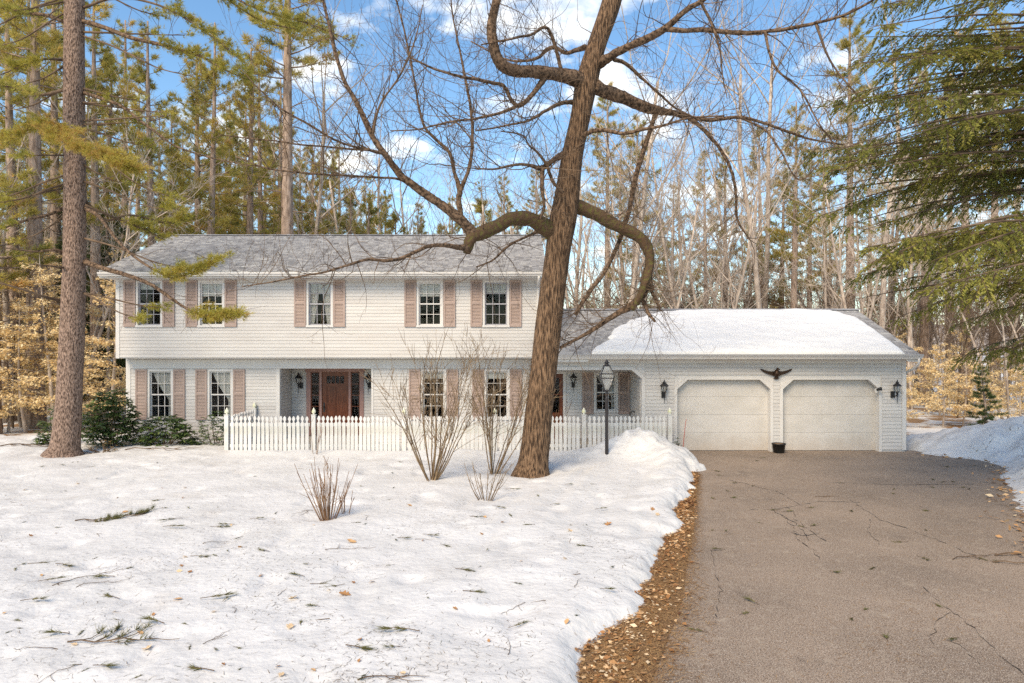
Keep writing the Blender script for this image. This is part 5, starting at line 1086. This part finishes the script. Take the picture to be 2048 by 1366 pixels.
C, D, Nn, T, Ln = [], [], [], [], []; lb = MB()
for (ex, ey, eY) in ends:
    e = P(ex, ey, eY); ln0 = np.linalg.norm(e[:2]-H0[:2]); zs0 = np.clip(e[2]+ln0*hr.uniform(.02, .20), 1.2, 18); s = np.array((HX, HYY, zs0))
    mid1 = s*.65+e*.35+np.array((0, 0, ln0*.035)); mid2 = s*.3+e*.7+np.array((hr.normal(0, .1), hr.normal(0, .25), ln0*.035))
    pth = smooth_path([tuple(s)+(.05,), tuple(mid1)+(.032,), tuple(mid2)+(.016,), tuple(e)+(.004,)], 14); n = len(pth); lb.tube(pth[:, :3]-H0, pth[:, 3], 5)
    tb = hr.normal(.50, .11)
    for u in np.arange(.18, 1.0, .062/max(ln0, 1.5)):     # side branchlets, flat and drooping
        k = min(int(u*(n-1)), n-2); p = pth[k, :3]; tg = unit(pth[k+1, :3]-p); sdv = unit(np.cross(tg, (0, 0, 1)))*hr.choice((-1, 1))
        if hr.random() < .25 or float(noise2(np.array(u*ln0*1.1), np.array(ex*.13), 431)) < .46: continue
        l_ = (.22+.75*(1.02-u))*hr.uniform(.4, 1.15); l_ = min(l_, 1.0); d = unit(tg*hr.uniform(.2, .8)+sdv*hr.uniform(.1, 1.1)+hr.normal(0, .22, 3)+np.array((0, 0, hr.uniform(-.45, .05))))
        nn = 6; tl = np.linspace(0, 1, nn); pp = np.array([p+d*l_*t_+np.array((0, 0, -.42*l_*t_*t_)) for t_ in tl]); lb.tube(pp-H0, np.linspace(.006, .002, nn), 3, cap=False)
        m = int(14+l_*135); tt = hr.uniform(.08, 1.02, m); c = np.array([np.interp(np.clip(tt, 0, 1)*(nn-1), range(nn), pp[:, j]) for j in range(3)]).T
        s2 = unit(np.cross(d, (0, 0, 1)))[None]*hr.choice((-1, 1), m)[:, None]; w2 = (.04+.16*(1.05-tt)*min(1, l_))*hr.uniform(.1, 1, m)
        c = c+s2*w2[:, None]*.8+d*w2[:, None]*.6; c[:, 2] -= w2*.30
        C.append(c-H0); D.append(d[None]*.9+s2*.75+np.stack((0*tt, 0*tt, hr.uniform(-.5, 0, m)), -1)); Nn.append(np.array((0, 0, 1.))+hr.normal(0, .35, (m, 3))); T.append(np.clip(tb+hr.normal(0, .09)+hr.normal(0, .10, m)+.12*(tt-.5), 0, 1)); Ln.append(hr.uniform(.038, .082, m))
o = lb.build('limbs', MT['twig'], hem, True)
C = np.vstack(C); D = unit(np.vstack(D)); Nn = unit(np.vstack(Nn)); T = np.concatenate(T); Ln = np.concatenate(Ln)
v, f, t = leaf_quads(C, D, Nn, Ln, Ln*.34, T); link('crown', mesh_np('crown', v, f, False, t), MT['hemlock'], hem)
print('hemlock leaves', len(C))

# ------------------------------------------------------------------ shrubs
def gz(x, y): return float(lawn_h(np.array([x]), np.array([y]))[0])
def bare_shrub(px, py, label, n_st, hgt, spread, r0, mat, seed, sub_=3, cat='shrub', lean=0.0, straight=.05, upk=.06, group=None, name='bare_shrub'):
    r = np.random.default_rng(seed); Yb = CAMZ*F/(py-HZ)*.965; x = XY(px, Yb); z = gz(x, Yb)-.05; e = empty(name, (x, Yb, z), label=label, cat=cat, group=group); leafy = []
    st_ = MB()
    for k in range(n_st):
        a = r.uniform(0, 6.283); o_ = r.uniform(.15, 1); d = unit(np.array((math.cos(a)*spread*o_+lean, math.sin(a)*spread*o_*.7, 1.))); l_ = hgt*r.uniform(.6, 1.08); p = np.array((math.cos(a)*.10*o_, math.sin(a)*.08*o_, 0)); q = [p]; n = 9; dd = d
        for i in range(n): dd = unit(dd+r.normal(0, straight, 3)+np.array((0, 0, upk*(1-i/n)))); p = p+dd*l_/n; q.append(p)
        q = np.array(q); rs = np.linspace(r0*r.uniform(.6, 1.1), .0035, n+1); m_ = MB(); m_.tube(q, rs, 5, cap=False); m_.build('stem', mat, e, True)
        def br(q, rs, depth):
            for _ in range(sub_ if depth == 0 else 3):
                i = r.integers(2 if depth else 3, len(q)-1); d2 = unit(unit(q[min(i+1, len(q)-1)]-q[i-1])+r.normal(0, .42, 3)+np.array((0, 0, .15))); L2 = l_*(.34 if depth == 0 else .17)*r.uniform(.4, 1.2); pp = [q[i]]; 
                for s in range(5): d2 = unit(d2+r.normal(0, .10, 3)+np.array((0, 0, .05))); pp.append(pp[-1]+d2*L2/5)
                rr = np.linspace(max(rs[i]*.55, .0046), .0032, 6); st_.tube(pp, rr, 3, cap=False)
                if depth < 1 and sub_ > 2: br(np.array(pp), rr, depth+1)
        br(q, rs, 0)
    if st_.v: o = st_.build('twigs', mat, e); o['kind'] = 'stuff'
    return e
bare_shrub(864, 962, 'larger bare multi-stemmed shrub in snow before the fence', 20, 2.9, .78, .018, MT['shrub_twig'], 31, 7)
bare_shrub(985, 945, 'bare multi-stemmed shrub beside the big tree trunk before the fence', 15, 2.95, .68, .017, MT['shrub_twig'], 32, 7)
bare_shrub(972, 1000, 'low bare twiggy bush in snow below the two tall shrubs', 17, .78, .75, .009, MT['shrub_twig'], 33, 2)
bare_shrub(655, 1040, 'fan of bare orange-based stems standing alone in the snowy lawn', 40, 1.05, .62, .0085, MT['red_twig'], 34, 1, lean=-.06, straight=.02)
bare_shrub(692, 1030, 'few short dark stems beside the fan of bare stems', 6, .42, .5, .008, MT['red_twig'], 35, 1)
bare_shrub(630, 912, 'thin bare sprout before the fence post near the front door', 4, .9, .5, .010, MT['red_twig'], 36, 1)
# reddish twiggy bush on the porch
e = bare_shrub(1098, 902, 'reddish bare bush behind the fence beside the porch door', 14, 1.5, .6, .010, MT['red_twig'], 37, 4); e.location = (XY(1100, 20.6), 20.6, .05)

def leafy_shrub(px, Yb, label, rx, ry, rz, n_st, ncl, mat, seed, leaf=(.09, .15), cat='shrub', whorl=8, droop=.15, wd=.36, name='rhododendron_bush', z0=0.02):
    r = np.random.default_rng(seed); x = XY(px, Yb); e = empty(name, (x, Yb, z0), label=label, cat=cat); cs = []
    for k in range(ncl):
        while True:
            q = r.uniform(-1, 1, 3); q[2] = r.uniform(.12, 1)
            if (q[0]**2+q[1]**2+(q[2]*.92)**2) < 1 and (q[0]**2+q[1]**2+q[2]**2 > .30): break
        if noise2(np.array(q[0]*2.2+seed), np.array(q[2]*2.5+q[1]), seed) < .34: continue
        cs.append(q*np.array((rx, ry, rz)))
    cs = np.array(cs); m = MB()
    for k in range(n_st):
        t_ = cs[r.integers(len(cs))]; m.tube([(r.normal(0, .05), r.normal(0, .05), -.1), t_*np.array((.45, .45, .5))+r.normal(0, .04, 3), t_], [.022, .014, .006], 4, cap=False)
    o = m.build('stems', MT['twig'], e, True)
    c = np.repeat(cs, whorl, 0); n = len(c); a = np.tile(np.arange(whorl)*6.283/whorl, len(cs))+np.repeat(r.uniform(0, 6, len(cs)), whorl)
    d = unit(np.stack((np.cos(a), np.sin(a), r.uniform(-.45, .45, n)-droop), -1)); ln = r.uniform(leaf[0], leaf[1], n)
    tn = np.clip(np.repeat(r.normal(.45, .2, len(cs)), whorl)+r.normal(0, .12, n), 0, 1)
    v, f, t = leaf_quads(c, d, unit(np.array((0, 0, 1.))+r.normal(0, .3, (n, 3))), ln, ln*wd, tn); link('leaves', mesh_np('leaves', v, f, False, t), mat, e)
    return e
leafy_shrub(333, 20.3, 'wide dark green rhododendron under the leftmost lower window', .95, .55, .98, 14, 300, MT['rhodo'], 41, (.11, .18))
leafy_shrub(432, 20.5, 'thinner green bush under the second lower window beside the fence corner', .62, .45, 1.12, 8, 240, MT['rhodo'], 42, (.07, .12), whorl=6)
leafy_shrub(222, 20.2, 'tall dark rhododendron behind the pine trunk near the house corner', .85, .75, 1.75, 14, 520, MT['rhodo'], 43, (.11, .18))
leafy_shrub(110, 20.6, 'rhododendron showing left of the pine trunk', .5, .5, 1.2, 8, 190, MT['rhodo'], 44, (.10, .16))
leafy_shrub(205, 19.0, 'low brown twiggy bush at the foot of the pine', .62, .35, .45, 26, 260, MT['brown_bush'], 45, (.03, .06), whorl=5, name='brown_bush')
leafy_shrub(1357, 19.4, 'tiny evergreen sprig growing at the left garage door corner', .14, .12, .48, 5, 50, MT['rhodo'], 46, (.03, .07), whorl=6, name='evergreen_sprig')

# ------------------------------------------------------------------ litter on snow and drive
lr = np.random.default_rng(17); random.seed(17)
def ground_pt(px, py):
    Yb = CAMZ*F/(py-HZ); 
    for _ in range(4): Yb = (CAMZ-gz(XY(px, Yb), Yb))*F/(py-HZ)
    return XY(px, Yb), Yb, gz(XY(px, Yb), Yb)
def sprig_proto(seed, L_, n):
    r = np.random.default_rng(seed); e_ = MB(); nn = 6; pp = np.array([(L_*t_, .05*L_*math.sin(t_*3+seed), .012+.02*L_*math.sin(t_*3)) for t_ in np.linspace(0, 1, nn)]); e_.tube(pp, np.linspace(.004, .002, nn), 4)
    m = n; tt = r.uniform(.35, 1, m); c = np.array([np.interp(tt*(nn-1), range(nn), pp[:, j]) for j in range(3)]).T
    ax = np.tile((1., 0, .12), (m, 1))+r.normal(0, .12, (m, 3)); v, f, t = tufts(c, ax, 9, r.uniform(.07, .12, m), np.full(m, .006), .33, np.clip(r.normal(.4, .2, m), 0, 1), r)
    v[:, 2] = np.abs(v[:, 2])*.5+.004
    return e_.mesh('stem'), mesh_np('needles', v, f, False, t)
SP = [sprig_proto(51, .22, 8), sprig_proto(52, .16, 7), sprig_proto(53, .30, 12), sprig_proto(54, .12, 6)]
def put_sprig(x, y, z, k, s, a, label, grp):
    e = empty('pine_sprig', (x, y, z), label=label, cat='sprig', group=grp); e.rotation_euler = (lr.normal(0, .06), lr.normal(0, .06), a); e.scale = (s, s, s)
    link('stem', SP[k][0], MT['twig'], e); link('needles', SP[k][1], MT['sprig'], e)
SNG = 'small fallen pine sprig lying on the snowy lawn'
known = [(940, 1035, .8), (1010, 980, 1), (1100, 1010, .8), (690, 1170, 1), (640, 1215, 1), (380, 1115, 1.2), (325, 1055, 1.2), (470, 1050, 1.1), (110, 1130, 1.3), (230, 1155, 1.4), (240, 1200, 1.4), (40, 1205, 1.2), (140, 1270, 1.4), (330, 1250, 1.6), (500, 1040, 1), (610, 1155, 1.2), (620, 1170, 1.1), (795, 1078, 1.1), (880, 1090, 1), (910, 1140, 1.3), (925, 1185, 1.4), (845, 1070, .9), (1160, 1150, 1.3), (1200, 1180, 1), (1190, 1020, 1), (1070, 1050, 1), (1185, 1095, 1), (1130, 970, 1), (985, 1015, .9), (540, 1105, 1), (400, 1200, 1.2), (660, 1240, 1.4), (690, 1295, 1.6), (840, 1265, 1.4), (430, 1345, 1.5), (185, 1335, 1.2), (55, 1130, 1.2), (75, 1165, 1), (120, 930, 1), (330, 1000, 1), (365, 1038, 1.1), (420, 1055, 1), (20, 1005, 1)]
for px, py, s in known: x, y, z = ground_pt(px, py); put_sprig(x, y, z+.005, int(lr.integers(0, 3)), s*.85, lr.uniform(-.6, .6)+(3.14 if lr.random() < .4 else 0), SNG, 'pine sprigs on the lawn')
for i in range(80):
    py = 905+460*lr.random()**1.25; px = lr.uniform(-10, 1250); x, y, z = ground_pt(px, max(py, 925))
    if float(snow_edge(np.array(x), np.array(y))) < .2: continue
    put_sprig(x, y, z+.004, int(lr.integers(0, 4)), lr.uniform(.3, .7), lr.uniform(0, 6.28), SNG, 'pine sprigs on the lawn')
DRG = 'small fallen pine sprig lying on the driveway'
for i in range(46):
    y = lr.uniform(6.2, 19.4); x = lr.uniform(float(np.interp(y, DRV_Y, DRV_X))+.2, min(float(np.interp(y, RGT_Y, RGT_X)), .74*y))
    put_sprig(x, y, .004, int(lr.integers(0, 4)), lr.uniform(.5, 1.0), lr.uniform(0, 6.28), DRG, 'pine sprigs on the driveway')
# leaves: lobed oak-like and plain oval, curled
def leaf_proto(seed, lobed):
    r = np.random.default_rng(seed); n = 13; v = [(0, 0, 0)]; ts = np.linspace(0, 1, n)
    for s in (1, -1):
        for t_ in (ts[1:-1] if s > 0 else ts[1:-1][::-1]): wd = math.sin(math.pi*t_**.85)*.30*(1+(.38*math.sin(t_*22) if lobed else 0)); v.append((t_-.5, s*wd, .10*wd*8*wd+.10*(t_-.5)**2+r.normal(0, .008)))
        v.append((.5 if s > 0 else -.5, 0, .04))
    k = len(v); b = MB(); v[0] = (0, 0, -.005); b.add(v, [(0, i, i % (k-1)+1) for i in range(1, k)]); return b
LP = [leaf_proto(1, True), leaf_proto(2, False), leaf_proto(3, True)]
LM = []
for j, tn in enumerate((.42, .68, .88, .25)):
    b = LP[j % 3]; me = b.mesh('fallen_leaf'); a_ = me.attributes.new('tone', 'FLOAT', 'POINT'); a_.data.foreach_set('value', np.full(len(me.vertices), tn, np.float32)); me.materials.append(MT['oak_leaf']); LM.append(me)
def put_leaf(x, y, z, s, k, label, grp):
    o = link('fallen_leaf', LM[k]); o.location = (x, y, z+.012); s *= .75; o.scale = (s, s, s); o.rotation_euler = (lr.normal(0, .25), lr.normal(0, .25), lr.uniform(0, 6.28)); tag(o, label, 'leaf', grp)
for px, py, s in ((690, 1190, .20), (585, 1198, .18), (580, 1255, .16), (295, 1300, .17), (355, 1200, .15), (705, 1085, .16), (820, 1012, .16), (700, 1082, .14), (1215, 1050, .20), (1140, 1062, .16), (970, 1035, .12), (1005, 1045, .12), (155, 968, .13), (370, 980, .12), (50, 980, .12), (480, 1095, .14), (250, 1025, .16), (1130, 1118, .12), (370, 1115, .12), (1315, 1030, .16), (1305, 1020, .16)):
    x, y, z = ground_pt(px, py); put_leaf(x, y, z, s, int(lr.integers(0, 3)), 'dry tan fallen leaf lying on the snow', 'fallen leaves on the snow')
for i in range(40):
    px = lr.uniform(0, 1250); py = 930+430*lr.random(); x, y, z = ground_pt(px, py)
    if float(snow_edge(np.array(x), np.array(y))) > .1: put_leaf(x, y, z, lr.uniform(.06, .11), int(lr.integers(0, 4)), 'dry tan fallen leaf lying on the snow', 'fallen leaves on the snow')
# leaf and needle litter along the drive: one mass
parts = []; n = 13000; y = 2.5+17.3*lr.random(n)**1.0; e0 = np.interp(y, SNW_Y, SNW_X); e1 = np.interp(y, DRV_Y, DRV_X); u = np.clip(lr.normal(.42, .30, n), -.25, 1.12); x = e0+(e1-e0)*u
keep = lr.random(n) < np.clip(.35+1.1*(fbm(x*1.1, y*1.1, 401)-.35), .1, 1); x, y = x[keep], y[keep]; n = len(x); c = np.stack((x, y, .012+.02*lr.random(n)), -1); a = lr.uniform(0, 6.283, n)
d = unit(np.stack((np.cos(a), np.sin(a), lr.normal(0, .25, n)), -1)); ln = np.minimum(lr.gamma(3., .012, n)+.012, .085)
parts.append(leaf_quads(c, d, unit(np.array((0, 0, 1.))+lr.normal(0, .35, (n, 3))), ln, ln*lr.uniform(.45, .7, n), np.clip(lr.normal(.42, .26, n)+.9*(fbm(x*1.6, y*1.6, 433)-.45), 0, 1)))
y = 7.0+12.5*lr.random(420); x = np.interp(y, RGT_Y, RGT_X)+lr.normal(.05, .30, 420); n = 420; a = lr.uniform(0, 6.283, n); ln = lr.uniform(.07, .16, n)
parts.append(leaf_quads(np.stack((x, y, .02+.03*lr.random(n)), -1), unit(np.stack((np.cos(a), np.sin(a), lr.normal(0, .3, n)), -1)), unit(np.array((0, 0, 1.))+lr.normal(0, .4, (n, 3))), ln, ln*.55, np.clip(lr.normal(.6, .2, n), 0, 1)))
v, f, t = join(parts); o = link('leaf_litter', mesh_np('leaf_litter', v, f, False, t), MT['oak_leaf']); tag(o, 'brown fallen leaves heaped along the driveway edges', 'leaf litter', kind='stuff')
def needles(n, xy, zf, lo, hi, wd, tone):
    x, y = xy; n = len(x); a = lr.uniform(0, 6.283, n); L_ = lr.uniform(lo, hi, n); d = np.stack((np.cos(a), np.sin(a), 0*a), -1); s = np.stack((-np.sin(a), np.cos(a), 0*a), -1); c = np.stack((x, y, zf(x, y)), -1)
    c2 = c+d*L_[:, None]; c2[:, 2] = zf(c2[:, 0], c2[:, 1]); w_ = (wd*lr.uniform(.6, 1.4, n))[:, None]
    v = np.stack((c-s*w_, c+s*w_, c2), 1).reshape(-1, 3); i = np.arange(n)*3; return v, np.stack((i, i+1, i+2), -1), np.repeat(np.clip(tone+lr.normal(0, .25, n), 0, 1), 3)
n = 60000; y = 2.5+17.3*lr.random(n)**1.3; e0 = np.interp(y, SNW_Y, SNW_X); e1 = np.interp(y, DRV_Y, DRV_X); x = e0+(e1-e0)*np.clip(lr.normal(.55, .35, n), -.4, 1.5)
P1 = needles(n, (x, y), lambda a, b_: .006+.012*noise2(a*30, b_*30, 5), .06, .14, .0026, .5)
n = 9000; y = 4+15.8*lr.random(n)**1.2; xl = np.interp(y, DRV_Y, DRV_X); xr = np.minimum(np.interp(y, RGT_Y, RGT_X), .78*y); x = xl+(xr-xl)*lr.random(n); kp = lr.random(n) < np.clip(2.6*(fbm(x*.9, y*.9, 411)-.38), .10, 1)
P2 = needles(n, (x[kp], y[kp]), lambda a, b_: .0035+0*a, .05, .13, .0020, .62)
v, f, t = join([P1, P2]); o = link('pine_straw', mesh_np('pine_straw', v, f, False, t), MT['litter']); tag(o, 'orange brown pine needles strewn over verge and driveway', 'pine needles', kind='stuff')
n = 30000; y = 3.6+15*lr.random(n)**1.5; x = lr.uniform(-.78, .40, n)*y*1.02; kp = (snow_edge(x, y) > .1) & (lr.random(n) < np.clip(3.0*(fbm(x*.8, y*.8, 421)-.34), .12, 1))
P3 = needles(n, (x[kp], y[kp]), lambda a, b_: lawn_h(a, b_)+.005, .012, .11, .0021, .42)
n = 4200; y = 7+12*lr.random(n); x = np.interp(y, RGT_Y, RGT_X)+.3+3.5*lr.random(n); P4 = needles(n, (x, y), lambda a, b_: bank_h(a, b_)+.006, .03, .16, .004, .35)
v, f, t = join([P3, P4]); o = link('snow_debris', mesh_np('snow_debris', v, f, False, t), MT['debris']); tag(o, 'fine needles and bark flecks scattered over the snow', 'debris', kind='stuff')
# bare patches of brown thatch showing through the lawn snow edge are leaf litter; twigs and branches
def branch(px, py, ang, L_, label, seed, n_side=5, r0=.010, green=0, name='fallen_branch', on='snow', group=None):
    r = np.random.default_rng(seed); x, y, z = ground_pt(px, py) if on == 'snow' else (XY(px, CAMZ*F/(py-HZ)), CAMZ*F/(py-HZ), .0)
    hf = (lambda a, b_: gz(a, b_)) if on == 'snow' else (lambda a, b_: 0.0)
    e = empty(name, (x, y, z), label=label, cat='branch', group=group); base = np.array((x, y, z)); m = MB(); n = 9; d = np.array((math.cos(ang), math.sin(ang))); q = []; p = np.array((x, y)); C, A = [], []
    for i in range(n): q.append((p[0], p[1], hf(*p)+r0+.025*L_*abs(math.sin(i*1.3)))); a2 = ang+r.normal(0, .25); p = p+np.array((math.cos(a2), math.sin(a2)))*L_/(n-1)
    q = np.array(q); m.tube(q-base, np.linspace(r0, r0*.35, n), 5)
    for k in range(n_side):
        i = r.integers(1, n-1); a2 = ang+r.choice((-1, 1))*r.uniform(.4, .9); l_ = L_*r.uniform(.15, .42); p1 = q[i]; pts_ = [p1]
        for s in (1, 2, 3): c = p1[:2]+np.array((math.cos(a2+.15*s), math.sin(a2+.15*s)))*l_*s/3; pts_.append((c[0], c[1], hf(*c)+.012+.10*l_*s/3*r.random()))
        m.tube(np.array(pts_)-base, np.linspace(r0*.6, .0022, 4), 4)
        if green:
            mm = green; tt = r.uniform(.3, 1, mm); C.append(np.array([np.interp(tt*3, range(4), np.array(pts_)[:, j]) for j in range(3)]).T-base); A.append(np.tile(np.array(pts_[3])-np.array(pts_[2]), (mm, 1))*8+r.normal(0, .2, (mm, 3))+np.array((0, 0, .3)))
    m.build('stem', MT['twig'], e)
    if green: C = np.vstack(C); A = np.vstack(A); v, f, t = tufts(C, A, 10, r.uniform(.07, .13, len(C)), np.full(len(C), .006), .5, np.clip(r.normal(.4, .2, len(C)), 0, 1), r); link('needles', mesh_np('needles', v, f, False, t), MT['sprig'], e)
branch(150, 1042, .35, 1.05, 'tangled fallen pine bough on the snow near the left side', 61, 11, .010, 9)
branch(135, 1285, .25, 1.05, 'forked fallen pine branch with needle tufts near the lower left', 62, 8, .008, 3)
branch(0, 893, .1, 1.9, 'heap of dark fallen branches on snow left of the pine', 63, 14, .016, 0)
branch(250, 900, .1, 2.1, 'long fallen branch lying on snow before the rhododendron', 64, 5, .014, 0)
branch(104, 1172, .95, .75, 'thin straight twig on the left lawn snow', 65, 1, .005, 0, 'fallen_twig')
branch(152, 1175, .7, .62, 'slender twig on snow right of the thin straight twig', 66, 1, .004, 0, 'fallen_twig')
branch(1990, 1112, .12, 1.5, 'dark fallen branch lying across the driveway at the right', 67, 2, .012, 0, on='drive')
branch(1905, 1120, .05, 1.0, 'thin forked twig crossing the dark branch on the driveway', 68, 2, .007, 0, on='drive')
branch(1985, 1125, -.5, 1.1, 'short dark stick below the driveway branch', 69, 1, .010, 0, on='drive')
branch(1630, 994, .05, .5, 'small twig lying on the driveway before the garages', 70, 2, .006, 0, on='drive')
branch(715, 1361, .1, .6, 'curved dark twig on snow at the bottom edge', 71, 2, .006, 0, 'fallen_twig')
branch(650, 1100, .3, .6, 'forked thin twig on snow below the fan of stems', 72, 3, .004, 0, 'fallen_twig')
branch(1170, 1305, -.1, .5, 'thin stick across the bare brown patch by the driveway', 73, 1, .006, 0, 'fallen_twig')
TWL = 'tiny dark twig lying on the snowy lawn'
for i in range(22): branch(lr.uniform(10, 1180), 935+420*lr.random(), lr.uniform(0, 6.28), lr.uniform(.15, .45), TWL, 500+i, int(lr.integers(0, 3)), .0035, 0, 'fallen_twig', group='twigs on the lawn')
# cracks in the asphalt
ck = 0
for pl in ([(1700, 1000), (1715, 1008), (1745, 1030), (1760, 1040), (1800, 1052), (1850, 1072), (1900, 1090), (1960, 1120)], [(1540, 1015), (1580, 1045), (1592, 1065), (1600, 1085)], [(1590, 1040), (1620, 1060), (1650, 1085)], [(1500, 1020), (1560, 1018), (1640, 1003), (1720, 1005)], [(1845, 1175), (1880, 1205), (1905, 1225), (1950, 1265), (2000, 1310), (2048, 1350)], [(1660, 965), (1800, 970), (1950, 968)], [(1460, 960), (1560, 985), (1600, 1010)], [(1560, 1030), (1595, 1048), (1612, 1070), (1618, 1092)], [(1575, 1062), (1604, 1072), (1640, 1068)], [(1600, 1085), (1625, 1100), (1640, 1120)], [(1570, 1010), (1590, 1030), (1588, 1052)], [(1905, 1225), (1880, 1240), (1860, 1270), (1868, 1300)], [(1860, 1270), (1920, 1290), (1960, 1330)], [(1745, 1030), (1735, 1060), (1760, 1090)], [(1420, 1100), (1440, 1180), (1430, 1260)]):
    m = MB(); pw_ = [(XY(a, CAMZ*F/(b_-HZ)), CAMZ*F/(b_-HZ)) for a, b_ in pl]; pp = []
    for (a, b_), (c, d) in zip(pw_, pw_[1:]):
        nn = max(2, int(math.hypot(c-a, d-b_)/.10))
        for k in range(nn): u = k/nn; pp.append((a+(c-a)*u+lr.normal(0, .018), b_+(d-b_)*u+lr.normal(0, .018)))
    pp.append(pw_[-1]); vs_ = []
    for i, (a, b_) in enumerate(pp): w_ = .0105*max(.06, lr.normal(.65, .5)); vs_ += [(a-w_*.6, b_-w_, .004), (a+w_*.6, b_+w_, .004)]
    m.add(vs_, [(2*i, 2*i+1, 2*i+3, 2*i+2) for i in range(len(pp)-1)]); o = m.build('crack', MT['roof_deck'] if False else MT['pot'], bpy.data.objects['driveway']); ck += 1
